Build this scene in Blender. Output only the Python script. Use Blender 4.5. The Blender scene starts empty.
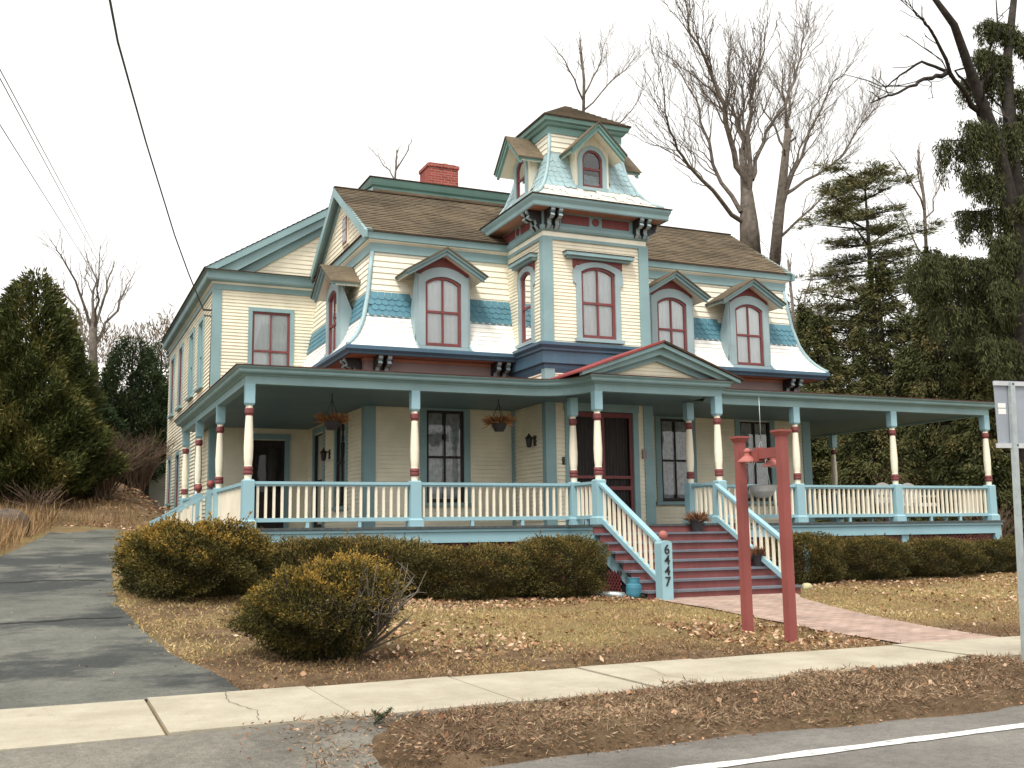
import bpy, math, random
import numpy as np
from mathutils import Vector, Matrix
R = math.radians
PI = math.pi
rng = random.Random(11)
nr = np.random.default_rng(11)
SC = bpy.context.scene
COL = SC.collection
ORG = {}          # world origin of every object built here

# ------------------------------------------------------------------ materials
def _new(name):
    m = bpy.data.materials.new(name); m.use_nodes = True
    nt = m.node_tree; nt.nodes.clear()
    out = nt.nodes.new('ShaderNodeOutputMaterial')
    b = nt.nodes.new('ShaderNodeBsdfPrincipled')
    nt.links.new(b.outputs[0], out.inputs[0])
    return m, nt, b
def N(nt, typ, **kw):
    n = nt.nodes.new(typ)
    for k, v in kw.items():
        if k in n.inputs: n.inputs[k].default_value = v
        else: setattr(n, k, v)
    return n
def ramp(nt, fac, stops):
    r = nt.nodes.new('ShaderNodeValToRGB')
    e = r.color_ramp.elements
    while len(e) > 1: e.remove(e[-1])
    e[0].position = stops[0][0]; e[0].color = (*stops[0][1], 1)
    for p, c in stops[1:]:
        x = e.new(p); x.color = (*c, 1)
    nt.links.new(fac, r.inputs[0]); return r.outputs[0]
def noise(nt, scale, detail=4, rough=.6, vec=None, stretch=None):
    tc = nt.nodes.new('ShaderNodeTexCoord')
    src = tc.outputs['Object'] if vec is None else vec
    if stretch:
        mp = nt.nodes.new('ShaderNodeMapping'); mp.inputs['Scale'].default_value = stretch
        nt.links.new(src, mp.inputs['Vector']); src = mp.outputs[0]
    n = N(nt, 'ShaderNodeTexNoise', Scale=scale, Detail=detail, Roughness=rough)
    nt.links.new(src, n.inputs['Vector']); return n.outputs['Fac']
def bump(nt, b, fac, strength=.3, dist=.01):
    n = N(nt, 'ShaderNodeBump', Strength=strength, Distance=dist)
    nt.links.new(fac, n.inputs['Height']); nt.links.new(n.outputs[0], b.inputs['Normal'])
def mixc(nt, fac, a, b, mode='MIX'):
    m = nt.nodes.new('ShaderNodeMix'); m.data_type = 'RGBA'; m.blend_type = mode
    for i, v in ((0, fac), (6, a), (7, b)):
        if hasattr(v, 'links') or hasattr(v, 'is_linked'): nt.links.new(v, m.inputs[i])
        else: m.inputs[i].default_value = v if i == 0 else (*v, 1)
    return m.outputs[2]
def sc(c, k): return tuple(min(1, x * k) for x in c)

def paint(name, c, rough=.55, var=.16, grime=(.30, .26, .2), dirt=.12, spec=.35):
    """painted wood: broad fading, fine vertical weather streaks, some grime specks"""
    m, nt, b = _new(name)
    base = ramp(nt, noise(nt, 1.3, 5), [(.3, sc(c, 1 - var)), (.7, sc(c, 1 + var * .5))])
    st = ramp(nt, noise(nt, 3.0, 5, .7, stretch=(4, 4, .5)), [(.45, (0, 0, 0)), (.8, (1, 1, 1))])
    k = nt.nodes.new('ShaderNodeMath'); k.operation = 'MULTIPLY'; k.inputs[1].default_value = dirt
    nt.links.new(st, k.inputs[0])
    nt.links.new(mixc(nt, k.outputs[0], base, sc(grime, 1)), b.inputs['Base Color'])
    b.inputs['Roughness'].default_value = rough
    b.inputs['Specular IOR Level'].default_value = spec
    bump(nt, b, noise(nt, 60, 3), .12, .004)
    return m
def shingles(name, c1, c2, c3, sx=3.3):
    m, nt, b = _new(name)
    f = noise(nt, 5.0, 4, .7, stretch=(1.3, 3, 9))
    a = ramp(nt, f, [(.28, c1), (.5, c2), (.74, c3)])
    g = ramp(nt, noise(nt, .7, 5), [(.35, (.62, .62, .6)), (.7, (1.15, 1.1, 1))])
    nt.links.new(mixc(nt, 1.0, a, g, 'MULTIPLY'), b.inputs['Base Color'])
    b.inputs['Roughness'].default_value = .95
    b.inputs['Specular IOR Level'].default_value = .1
    bump(nt, b, noise(nt, 40, 3), .5, .01)
    return m
def simple(name, c, rough=.6, metal=0, var=.12, scale=6, spec=.4, bmp=.15):
    m, nt, b = _new(name)
    nt.links.new(ramp(nt, noise(nt, scale, 4), [(.3, sc(c, 1 - var)), (.7, sc(c, 1 + var))]), b.inputs['Base Color'])
    b.inputs['Roughness'].default_value = rough; b.inputs['Metallic'].default_value = metal
    b.inputs['Specular IOR Level'].default_value = spec
    if bmp: bump(nt, b, noise(nt, scale * 8, 3), bmp, .005)
    return m
def leafmat(name, stops, rough=.75, trans=0.0):
    m, nt, b = _new(name)
    a = nt.nodes.new('ShaderNodeAttribute'); a.attribute_name = 'tone'
    col = ramp(nt, a.outputs['Fac'], stops)
    nt.links.new(col, b.inputs['Base Color'])
    b.inputs['Roughness'].default_value = rough
    b.inputs['Specular IOR Level'].default_value = .2
    return m
def glassmat(name):
    m = bpy.data.materials.new(name); m.use_nodes = True; nt = m.node_tree; nt.nodes.clear()
    out = nt.nodes.new('ShaderNodeOutputMaterial')
    t = nt.nodes.new('ShaderNodeBsdfTransparent'); t.inputs[0].default_value = (.97, .98, .98, 1)
    g = nt.nodes.new('ShaderNodeBsdfGlossy'); g.inputs['Roughness'].default_value = .02
    f = N(nt, 'ShaderNodeFresnel', IOR=1.52)
    bp = N(nt, 'ShaderNodeBump', Strength=.05, Distance=.02)
    nt.links.new(noise(nt, 2.5, 2), bp.inputs['Height']); nt.links.new(bp.outputs[0], g.inputs['Normal'])
    mx = nt.nodes.new('ShaderNodeMixShader')
    nt.links.new(f.outputs[0], mx.inputs[0]); nt.links.new(t.outputs[0], mx.inputs[1]); nt.links.new(g.outputs[0], mx.inputs[2])
    nt.links.new(mx.outputs[0], out.inputs[0]); return m

TEALC = (.225, .355, .375)
M = dict(
    cream=paint('cream_siding_paint', (.80, .75, .595), dirt=.05),
    shake=paint('cream_shingle_paint', (.83, .80, .67), dirt=.12, grime=(.35, .30, .2)),
    white=paint('weathered_white_shingle_paint', (.84, .83, .78), dirt=.10, grime=(.4, .38, .33)),
    towerwhite=paint('peeling_white_shingle_paint', (.74, .73, .66), dirt=1.0, grime=(.16, .13, .08)),
    teal=paint('teal_trim_paint', TEALC),
    green=paint('sea_green_trim_paint', (.16, .30, .275)),
    rail=paint('light_teal_rail_paint', (.27, .45, .51), rough=.45, var=.1),
    ceil=paint('porch_ceiling_paint', (.13, .20, .215), var=.1),
    floor=paint('grey_porch_floor_paint', (.055, .07, .075), dirt=.3),
    blue=paint('blue_scale_shingle_paint', (.085, .225, .29), var=.12),
    pale=paint('pale_blue_shingle_paint', (.29, .42, .45), dirt=.35, grime=(.5, .5, .45)),
    casing=paint('pale_blue_casing_paint', (.30, .40, .425)),
    navy=paint('slate_blue_trim_paint', (.06, .125, .185)),
    red=paint('dark_red_paint', (.185, .048, .05), var=.2),
    brick_red=paint('barn_red_paint', (.25, .066, .058), var=.2, dirt=.08),
    salmon=paint('salmon_soffit_paint', (.46, .25, .17)),
    mauve=paint('mauve_frieze_paint', (.29, .225, .22)),
    baluster=paint('ivory_baluster_paint', (.80, .74, .60), dirt=.04),
    riser=paint('stair_red_paint', (.19, .055, .054), var=.25, dirt=.12),
    tread=paint('stair_blue_paint', (.135, .155, .19), var=.2, dirt=.25),
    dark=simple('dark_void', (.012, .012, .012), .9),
    black=simple('black_iron', (.02, .02, .02), .45),
    door=paint('dark_door_paint', (.016, .010, .009), var=.3),
    roof=shingles('brown_roof_shingles', (.085, .066, .050), (.145, .118, .086), (.20, .165, .125)),
    redroof=paint('red_metal_roofing', (.24, .04, .04), var=.15),
    porchroof=shingles('red_brown_porch_roofing', (.09, .045, .04), (.13, .06, .05), (.17, .08, .065)),
    darkroof=shingles('dark_roof_edge', (.04, .03, .025), (.07, .05, .04), (.09, .07, .05)),
    curtain=simple('white_curtain_cloth', (.88, .93, .95), .9, var=.04, scale=3, spec=.1),
    lace=simple('grey_lace_cloth', (.36, .38, .40), .9, var=.35, scale=9, spec=.1),
    glass=glassmat('window_glass'),
    galv=simple('galvanised_steel', (.42, .47, .47), .45, .6, .12, 9),
    signback=simple('bare_aluminium_sign', (.30, .33, .37), .5, .35, .08, 5),
    tank=simple('blue_painted_steel', (.05, .19, .26), .4),
    terracotta=simple('terracotta', (.30, .09, .06), .8),
    plastic=simple('dark_plastic_pot', (.03, .025, .028), .5),
    bowl=simple('grey_white_plastic', (.45, .46, .47), .5),
    wicker=simple('white_wicker', (.72, .70, .66), .7),
    bark=simple('grey_brown_bark', (.135, .115, .096), .95, var=.4, scale=5, spec=.1, bmp=.6),
    darkbark=simple('dark_bark', (.036, .031, .027), .95, var=.4, scale=6, spec=.1, bmp=.6),
    twig=simple('bare_twigs', (.115, .08, .056), .95, var=.3, scale=4, spec=.1, bmp=0),
    stone=simple('field_stone', (.09, .07, .058), .95, var=.3, scale=7),
    wire=simple('wire_sheath', (.05, .055, .06), .7),
    shedwall=paint('grey_green_shed_boards', (.26, .27, .24), dirt=.2),
    farroof=simple('pale_metal_roof', (.62, .60, .58), .6),
    lampred=paint('faded_pink_red_paint', (.36, .115, .10), var=.2, dirt=.2),
    stonepale=simple('pale_stone', (.42, .38, .22), .9),
)
# brick
def brickmat(name, c1, c2, mortar, sx, bw=.5, rh=.25, offs=.5, ms=.02, vec_scale=(1, 1, 1), rot=(0, 0, 0), bmp=.4):
    m, nt, b = _new(name)
    tc = nt.nodes.new('ShaderNodeTexCoord'); mp = nt.nodes.new('ShaderNodeMapping')
    mp.inputs['Scale'].default_value = vec_scale; mp.inputs['Rotation'].default_value = rot
    nt.links.new(tc.outputs['Object'], mp.inputs[0])
    br = nt.nodes.new('ShaderNodeTexBrick'); br.offset = offs
    br.inputs['Scale'].default_value = sx; br.inputs['Brick Width'].default_value = bw; br.inputs['Row Height'].default_value = rh
    br.inputs['Mortar Size'].default_value = ms
    br.inputs['Color1'].default_value = (*c1, 1); br.inputs['Color2'].default_value = (*c2, 1); br.inputs['Mortar'].default_value = (*mortar, 1)
    nt.links.new(mp.outputs[0], br.inputs['Vector'])
    g = ramp(nt, noise(nt, 2.2, 6, .7), [(.3, (.72, .70, .68)), (.7, (1.2, 1.15, 1.1))])
    nt.links.new(mixc(nt, 1.0, br.outputs['Color'], g, 'MULTIPLY'), b.inputs['Base Color'])
    b.inputs['Roughness'].default_value = .9; b.inputs['Specular IOR Level'].default_value = .15
    inv = nt.nodes.new('ShaderNodeMath'); inv.operation = 'SUBTRACT'; inv.inputs[0].default_value = 1
    nt.links.new(br.outputs['Fac'], inv.inputs[1])
    bump(nt, b, inv.outputs[0], bmp, .01)
    return m
M['paver'] = brickmat('pink_brick_pavers', (.31, .225, .19), (.40, .31, .27), (.22, .175, .14), 1, .21, .105, .5, .008)
M['chimney'] = brickmat('red_chimney_brick', (.26, .05, .045), (.36, .085, .07), (.34, .22, .19), 1, .21, .075, .5, .009, rot=(R(90), 0, 0))

def groundmat():
    m, nt, b = _new('dry_lawn_soil')
    a = nt.nodes.new('ShaderNodeAttribute'); a.attribute_name = 'soil'
    grass = ramp(nt, noise(nt, 1.1, 8, .7), [(.28, (.15, .10, .055)), (.45, (.28, .20, .10)), (.58, (.25, .205, .085)), (.72, (.36, .27, .14))])
    soil = ramp(nt, noise(nt, 2.4, 8, .75), [(.3, (.065, .043, .028)), (.5, (.145, .098, .060)), (.72, (.26, .185, .115))])
    nt.links.new(mixc(nt, a.outputs['Fac'], grass, soil), b.inputs['Base Color'])
    b.inputs['Roughness'].default_value = 1; b.inputs['Specular IOR Level'].default_value = .05
    bump(nt, b, noise(nt, 38, 6, .75), .9, .04)
    return m
def asphalt(name, stops, dark, patch, specks=.35):
    m, nt, b = _new(name)
    base = ramp(nt, noise(nt, .9, 8, .7), stops)
    p = ramp(nt, noise(nt, .55, 8, .68, stretch=(.7, 1.05, 1)), [(.49, (0, 0, 0)), (.58, (1, 1, 1))])
    k = nt.nodes.new('ShaderNodeMath'); k.operation = 'MULTIPLY'; k.inputs[1].default_value = patch
    nt.links.new(p, k.inputs[0])
    c = mixc(nt, k.outputs[0], base, dark)
    s = ramp(nt, noise(nt, 90, 3, .8), [(.3, (1 - specks,) * 3), (.7, (1 + specks,) * 3)])
    g2 = ramp(nt, noise(nt, 17, 7, .85), [(.32, (.70, .70, .69)), (.5, (1, 1, 1)), (.68, (1.28, 1.27, 1.24))])
    c = mixc(nt, 1.0, c, g2, 'MULTIPLY')
    nt.links.new(mixc(nt, 1.0, c, s, 'MULTIPLY'), b.inputs['Base Color'])
    b.inputs['Roughness'].default_value = .85; b.inputs['Specular IOR Level'].default_value = .25
    bump(nt, b, noise(nt, 120, 4, .8), .5, .01)
    return m
M['ground'] = groundmat()
M['drive'] = asphalt('old_driveway_asphalt', [(.3, (.070, .074, .064)), (.5, (.108, .110, .094)), (.7, (.155, .152, .130))], (.030, .034, .034), .9)
M['apron'] = asphalt('worn_apron_asphalt', [(.3, (.105, .097, .083)), (.5, (.155, .145, .122)), (.7, (.21, .195, .165))], (.065, .056, .045), .75)
M['road'] = asphalt('road_asphalt', [(.3, (.115, .107, .096)), (.5, (.150, .140, .126)), (.7, (.19, .178, .16))], (.09, .084, .075), .6)
def worn_line():
    m, nt, b = _new('worn_white_road_paint')
    w = ramp(nt, noise(nt, 9, 8, .75), [(.36, (.22, .21, .19)), (.47, (.60, .60, .57)), (.7, (.70, .70, .67))])
    nt.links.new(w, b.inputs['Base Color']); b.inputs['Roughness'].default_value = .75
    bump(nt, b, noise(nt, 120, 4, .8), .5, .01); return m
M['line'] = worn_line()
M['tar'] = simple('dark_crack', (.022, .021, .02), .9, var=.3, bmp=0)
def concrete():
    m, nt, b = _new('sidewalk_concrete')
    a = ramp(nt, noise(nt, 1.4, 8, .7), [(.3, (.28, .25, .19)), (.55, (.37, .335, .26)), (.75, (.43, .395, .315))])
    s = ramp(nt, noise(nt, 55, 4, .8), [(.3, (.86,) * 3), (.7, (1.1,) * 3)])
    st = ramp(nt, noise(nt, 5, 6, .7, stretch=(1, .35, 1)), [(.62, (1, 1, 1)), (.78, (.72, .68, .60))])
    nt.links.new(mixc(nt, 1.0, mixc(nt, 1.0, a, s, 'MULTIPLY'), st, 'MULTIPLY'), b.inputs['Base Color'])
    b.inputs['Roughness'].default_value = .9; b.inputs['Specular IOR Level'].default_value = .2
    bump(nt, b, noise(nt, 80, 4, .8), .35, .006)
    return m
M['walk'] = concrete()
L_ = dict(
    arbor=leafmat('arborvitae_foliage', [(0, (0.019, 0.030, 0.007)), (.45, (0.054, 0.069, 0.018)), (.8, (0.105, 0.104, 0.029)), (1, (0.166, 0.135, 0.041))]),
    dark=leafmat('dark_hemlock_foliage', [(0, (0.012, 0.024, 0.010)), (.6, (0.036, 0.057, 0.022)), (1, (0.074, 0.090, 0.031))]),
    hemlock=leafmat('hemlock_foliage', [(0, (0.020, 0.027, 0.010)), (.5, (0.060, 0.066, 0.020)), (.85, (0.105, 0.100, 0.034)), (1, (0.160, 0.120, 0.050))]),
    pine=leafmat('white_pine_foliage', [(0, (0.046, 0.055, 0.023)), (.5, (0.130, 0.137, 0.058)), (1, (0.247, 0.208, 0.111))]),
    spruce=leafmat('spruce_foliage', [(0, (0.022, 0.028, 0.011)), (.5, (0.055, 0.063, 0.022)), (1, (0.109, 0.096, 0.038))]),
    yew=leafmat('yew_foliage', [(0, (.018, .017, .006)), (.4, (.058, .054, .014)), (.68, (.15, .108, .022)), (1, (.36, .215, .042))]),
    hedge=leafmat('hedge_foliage', [(0, (0.022, 0.020, 0.009)), (.45, (0.065, 0.058, 0.017)), (.8, (0.118, 0.091, 0.024)), (1, (0.221, 0.145, 0.042))]),
    grass=leafmat('dry_grass_blades', [(0, (0.175, 0.110, 0.055)), (.35, (0.370, 0.253, 0.120)), (.6, (0.329, 0.267, 0.101)), (.8, (0.492, 0.362, 0.184)), (1, (0.636, 0.497, 0.294))], .9),
    thatch=leafmat('verge_thatch', [(0, (0.072, 0.046, 0.030)), (.5, (0.216, 0.144, 0.088)), (1, (0.416, 0.312, 0.200))], .9),
    tall=leafmat('tall_dead_grass', [(0, (0.156, 0.094, 0.046)), (.6, (0.296, 0.187, 0.092)), (1, (0.390, 0.274, 0.145))], .9),
    litter=leafmat('fallen_dry_leaves', [(0, (.13, .06, .03)), (.45, (.28, .15, .08)), (.8, (.45, .29, .18)), (1, (.62, .46, .34))], .9),
    dried=leafmat('dried_basket_plants', [(0, (.16, .07, .035)), (.6, (.34, .16, .06)), (1, (.5, .28, .11))], .9),
    wood=leafmat('distant_bare_twigs', [(0, (.11, .075, .05)), (.6, (.17, .12, .08)), (1, (.13, .12, .06))], .95),
)

# ------------------------------------------------------------------ objects
def props(o, label=None, cat=None, group=None, kind=None):
    for k, v in (('label', label), ('category', cat), ('group', group), ('kind', kind)):
        if v: o[k] = v
    return o
def thing(name, loc, label, cat, group=None, kind=None):
    o = bpy.data.objects.new(name, None); COL.objects.link(o); o.location = loc
    o.empty_display_size = .2
    ORG[o.name] = Vector(loc)
    return props(o, label, cat, group, kind)
def link_mesh(name, me, parent=None, loc=None):
    """parent: object whose world origin is known; loc: world origin of this one"""
    o = bpy.data.objects.new(name, me); COL.objects.link(o)
    base = ORG[parent.name] if parent else Vector((0, 0, 0))
    w = Vector(loc) if loc is not None else base
    if parent: o.parent = parent; o.location = w - base
    else: o.location = w
    ORG[o.name] = w
    return o

class MB:
    def __init__(s, T=None):
        s.v = []; s.f = []; s.m = []; s.s = []; s.T = T
    def add(s, vs, fs, m=0, smooth=False):
        n = len(s.v)
        for p in vs:
            p = Vector(p)
            if s.T is not None: p = s.T @ p
            s.v.append(p)
        for f in fs:
            s.f.append([i + n for i in f]); s.m.append(m); s.s.append(smooth)
        return s
    def box(s, x0, x1, y0, y1, z0, z1, m=0):
        return s.add([(x0, y0, z0), (x1, y0, z0), (x1, y1, z0), (x0, y1, z0), (x0, y0, z1), (x1, y0, z1), (x1, y1, z1), (x0, y1, z1)],
                     [(0, 3, 2, 1), (4, 5, 6, 7), (0, 1, 5, 4), (1, 2, 6, 5), (2, 3, 7, 6), (3, 0, 4, 7)], m)
    def taper(s, cx, cy, z0, z1, a, b, m=0):
        return s.add([(cx - a, cy - a, z0), (cx + a, cy - a, z0), (cx + a, cy + a, z0), (cx - a, cy + a, z0),
                      (cx - b, cy - b, z1), (cx + b, cy - b, z1), (cx + b, cy + b, z1), (cx - b, cy + b, z1)],
                     [(0, 3, 2, 1), (4, 5, 6, 7), (0, 1, 5, 4), (1, 2, 6, 5), (2, 3, 7, 6), (3, 0, 4, 7)], m)
    def bar(s, p, q, w, h, m=0, up=(0, 0, 1)):
        p = Vector(p); q = Vector(q); d = (q - p).normalized(); u = Vector(up)
        r = d.cross(u).normalized(); u = r.cross(d).normalized()
        a = r * w / 2; b = u * h / 2
        return s.add([p - a - b, p + a - b, p + a + b, p - a + b, q - a - b, q + a - b, q + a + b, q - a + b],
                     [(0, 1, 2, 3), (7, 6, 5, 4), (0, 4, 5, 1), (1, 5, 6, 2), (2, 6, 7, 3), (3, 7, 4, 0)], m)
    def tube(s, pts, rad, n=6, m=0, caps=True):
        pts = [Vector(p) for p in pts]; k = len(pts)
        if not hasattr(rad, '__len__'): rad = [rad] * k
        vs = []; ref = Vector((.31, .87, .38))
        for i, p in enumerate(pts):
            d = (pts[min(i + 1, k - 1)] - pts[max(i - 1, 0)])
            if d.length < 1e-9: d = Vector((0, 0, 1))
            d.normalize(); a = d.cross(ref)
            if a.length < .05: a = d.cross(Vector((1, 0, 0)))
            a.normalize(); b = d.cross(a)
            for j in range(n):
                t = 2 * PI * j / n
                vs.append(p + (a * math.cos(t) + b * math.sin(t)) * rad[i])
        fs = [(i * n + j, (i + 1) * n + j, (i + 1) * n + (j + 1) % n, i * n + (j + 1) % n) for i in range(k - 1) for j in range(n)]
        if caps: fs += [tuple(range(n)), tuple((k - 1) * n + j for j in reversed(range(n)))]
        return s.add(vs, fs, m, True)
    def lathe(s, cx, cy, prof, n=12, mats=None):
        """prof: (r, z) bottom to top"""
        for i in range(len(prof) - 1):
            (r0, z0), (r1, z1) = prof[i], prof[i + 1]
            m = mats[i] if mats else 0
            vs = [(cx + r0 * math.cos(2 * PI * j / n), cy + r0 * math.sin(2 * PI * j / n), z0) for j in range(n)] + \
                 [(cx + r1 * math.cos(2 * PI * j / n), cy + r1 * math.sin(2 * PI * j / n), z1) for j in range(n)]
            s.add(vs, [(j, (j + 1) % n, n + (j + 1) % n, n + j) for j in range(n)], m, True)
        r, z = prof[-1]
        if r > .003: s.add([(cx + r * math.cos(2 * PI * j / n), cy + r * math.sin(2 * PI * j / n), z) for j in range(n)], [tuple(range(n))], mats[-1] if mats else 0)
        r, z = prof[0]
        if r > .003: s.add([(cx + r * math.cos(2 * PI * j / n), cy + r * math.sin(2 * PI * j / n), z) for j in range(n)], [tuple(reversed(range(n)))], mats[0] if mats else 0)
        return s
    def prism(s, pts, y0, y1, m=0, m_top=None):
        """polygon in local XZ pushed from y0 to y1"""
        n = len(pts)
        vs = [(x, y0, z) for x, z in pts] + [(x, y1, z) for x, z in pts]
        s.add(vs, [tuple(range(n)), tuple(reversed(range(n, 2 * n)))] + [(i, i + n, (i + 1) % n + n, (i + 1) % n) for i in range(n)], m)
        return s
    def ring(s, outer, inner, y0, y1, m=0):
        n = len(outer)
        vs = [(x, y0, z) for x, z in outer] + [(x, y0, z) for x, z in inner] + [(x, y1, z) for x, z in outer] + [(x, y1, z) for x, z in inner]
        fs = []
        for i in range(n):
            j = (i + 1) % n
            fs += [(i, j, n + j, n + i), (2 * n + i, 3 * n + i, 3 * n + j, 2 * n + j), (i, 2 * n + i, 2 * n + j, j), (n + i, n + j, 3 * n + j, 3 * n + i)]
        return s.add(vs, fs, m)
    def sweep(s, path, prof, m=0, mats=None, closed=False, close_prof=False):
        """path in plan, outward on the right of the travel; prof: (outward, z)"""
        k = len(path); rows = []
        for i in range(k):
            p = Vector(path[i])
            def nrm(a, b):
                d = (Vector(b) - Vector(a)).normalized(); return Vector((d.y, -d.x))
            if closed or 0 < i < k - 1:
                n0 = nrm(path[i - 1], path[i]); n1 = nrm(path[i], path[(i + 1) % k])
                mm = n0 + n1; mm = mm / max(.2, mm.dot(n0))
            elif i == 0: mm = nrm(path[0], path[1])
            else: mm = nrm(path[-2], path[-1])
            rows.append([(p.x + mm.x * d, p.y + mm.y * d, z) for d, z in prof])
        q = len(prof); vs = [v for r in rows for v in r]
        for j in range(q if close_prof else q - 1):
            j2 = (j + 1) % q
            fs = [(i * q + j, ((i + 1) % k) * q + j, ((i + 1) % k) * q + j2, i * q + j2) for i in range(k if closed else k - 1)]
            n0 = len(s.v)
            s.add(vs, fs, mats[j] if mats else m)
        if close_prof and not closed:
            s.add(rows[0], [tuple(range(q))], mats[0] if mats else m); s.add(rows[-1], [tuple(reversed(range(q)))], mats[0] if mats else m)
        return s
    # clapboards / shingle courses in the local XZ plane, outward = -y
    def courses(s, x0, x1, z0, z1, pitch, lap=.014, openings=(), clip=None, m=0, jitter=0):
        z = z0
        while z < z1 - 1e-4:
            zt = min(z + pitch, z1); zc = (z + zt) / 2
            segs = [(x0, x1)]
            for a, b, c, d in openings:
                if c < zc < d:
                    new = []
                    for u, v in segs:
                        if b <= u or a >= v: new.append((u, v)); continue
                        if a > u: new.append((u, a))
                        if b < v: new.append((b, v))
                    segs = new
            for u, v in segs:
                if clip:
                    lo0, hi0 = clip(z); lo1, hi1 = clip(zt)
                    ub, vb, ut, vt = max(u, lo0), min(v, hi0), max(u, lo1), min(v, hi1)
                    if vb - ub < .01: continue
                    if vt < ut: ut = vt = (ut + vt) / 2
                else: ub = ut = u; vb = vt = v
                cuts = 1 if not jitter else max(1, int((vb - ub) / jitter))
                for c in range(cuts):
                    a0 = ub + (vb - ub) * c / cuts; a1 = ub + (vb - ub) * (c + 1) / cuts
                    t0 = ut + (vt - ut) * c / cuts; t1 = ut + (vt - ut) * (c + 1) / cuts
                    l = lap * (1 + (rng.uniform(-.35, .35) if jitter else 0)); dz = rng.uniform(-.006, .006) if jitter else 0
                    s.add([(a0, -l, z + dz), (a1, -l, z + dz), (t1, -.001, zt), (t0, -.001, zt), (a0, .004, z + dz), (a1, .004, z + dz)], [(0, 1, 2, 3), (4, 5, 1, 0)], m)
            z += pitch
        return s
    def scales(s, x0, x1, z0, rows, w, h, th=.018, m=0, clip=None, peel=0):
        for r in range(rows - 1, -1, -1):
            z = z0 + r * h; off = (r % 2) * w / 2
            n = int((x1 - x0) / w) + 2
            for i in range(-1, n):
                a = x0 + i * w + off; b = a + w * .965
                lo, hi = clip(z + h / 2) if clip else (x0, x1)
                a2, b2 = max(a, lo), min(b, hi)
                if b2 - a2 < .02: continue
                if peel and rng.random() < peel: continue
                c = (a + b) / 2
                def zz(x):
                    t = (x - c) / (w / 2); return z - h * .42 * math.sqrt(max(0, 1 - t * t)) + h * .1
                xs = [a2 + (b2 - a2) * k / 6 for k in range(7)]
                t = th * rng.uniform(.75, 1.25)
                fr = [(x, -t, zz(x)) for x in xs]; bk = [(x, 0.0, zz(x)) for x in xs]
                top = [(b2, -.002, z + h * 1.15), (a2, -.002, z + h * 1.15)]
                s.add(fr + top + bk, [tuple(range(9))] + [(k + 9, k + 10, k + 1, k) for k in range(6)], m)
        return s
    def build(s, name, mats, parent=None, loc=None):
        o = link_mesh(name, None, parent, loc) if False else None
        me = bpy.data.meshes.new(name)
        base = ORG[parent.name] if parent else Vector((0, 0, 0))
        w = Vector(loc) if loc is not None else base
        me.from_pydata([tuple(p - w) for p in s.v], [], s.f)
        if not isinstance(mats, (list, tuple)): mats = [mats]
        for q in mats: me.materials.append(M[q] if isinstance(q, str) else q)
        me.polygons.foreach_set('material_index', s.m); me.polygons.foreach_set('use_smooth', s.s)
        me.update()
        return link_mesh(name, me, parent, w)
def TL(x, y, z=0): return Matrix.Translation((x, y, z))
def FRONT(x, y): return TL(x, y)                                   # local x -> +X, outward -Y
def LEFT(x, y): return TL(x, y) @ Matrix.Rotation(R(-90), 4, 'Z')   # local x -> -Y, outward -X
def RIGHT(x, y): return TL(x, y) @ Matrix.Rotation(R(90), 4, 'Z')   # local x -> +Y, outward +X
def BACK(x, y): return TL(x, y) @ Matrix.Rotation(R(180), 4, 'Z')

def leaves(name, P, D, Ln, Wd, tone, mat, parent=None, loc=None, kind=None):
    """one mesh of diamond-shaped blades: root P, long axis D, length Ln, width Wd"""
    P = np.asarray(P, float); n = len(P)
    D = np.asarray(D, float); D = D / np.maximum(np.linalg.norm(D, axis=1, keepdims=True), 1e-6)
    A = nr.normal(size=(n, 3)); B = np.cross(D, A); B /= np.maximum(np.linalg.norm(B, axis=1, keepdims=True), 1e-6)
    Ln = np.broadcast_to(Ln, (n,))[:, None]; Wd = np.broadcast_to(Wd, (n,))[:, None]
    C = np.cross(D, B)
    mid = P + D * Ln * .45
    V = np.stack([P, mid + B * Wd / 2 + C * Wd * .12, P + D * Ln, mid - B * Wd / 2 + C * Wd * .12], 1).reshape(-1, 3)
    base = ORG[parent.name] if parent else Vector((0, 0, 0))
    w = Vector(loc) if loc is not None else base
    V = V - np.array(w)
    me = bpy.data.meshes.new(name)
    me.vertices.add(4 * n); me.vertices.foreach_set('co', V.ravel())
    me.loops.add(4 * n); me.loops.foreach_set('vertex_index', np.arange(4 * n, dtype=np.int32))
    me.polygons.add(n); me.polygons.foreach_set('loop_start', np.arange(0, 4 * n, 4, dtype=np.int32))
    me.polygons.foreach_set('loop_total', np.full(n, 4, dtype=np.int32))
    at = me.attributes.new('tone', 'FLOAT', 'POINT')
    at.data.foreach_set('value', np.repeat(np.clip(tone, 0, 1), 4).astype(np.float32))
    me.materials.append(mat); me.update(calc_edges=True)
    o = link_mesh(name, me, parent, w)
    if kind: o['kind'] = kind
    return o

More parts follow.
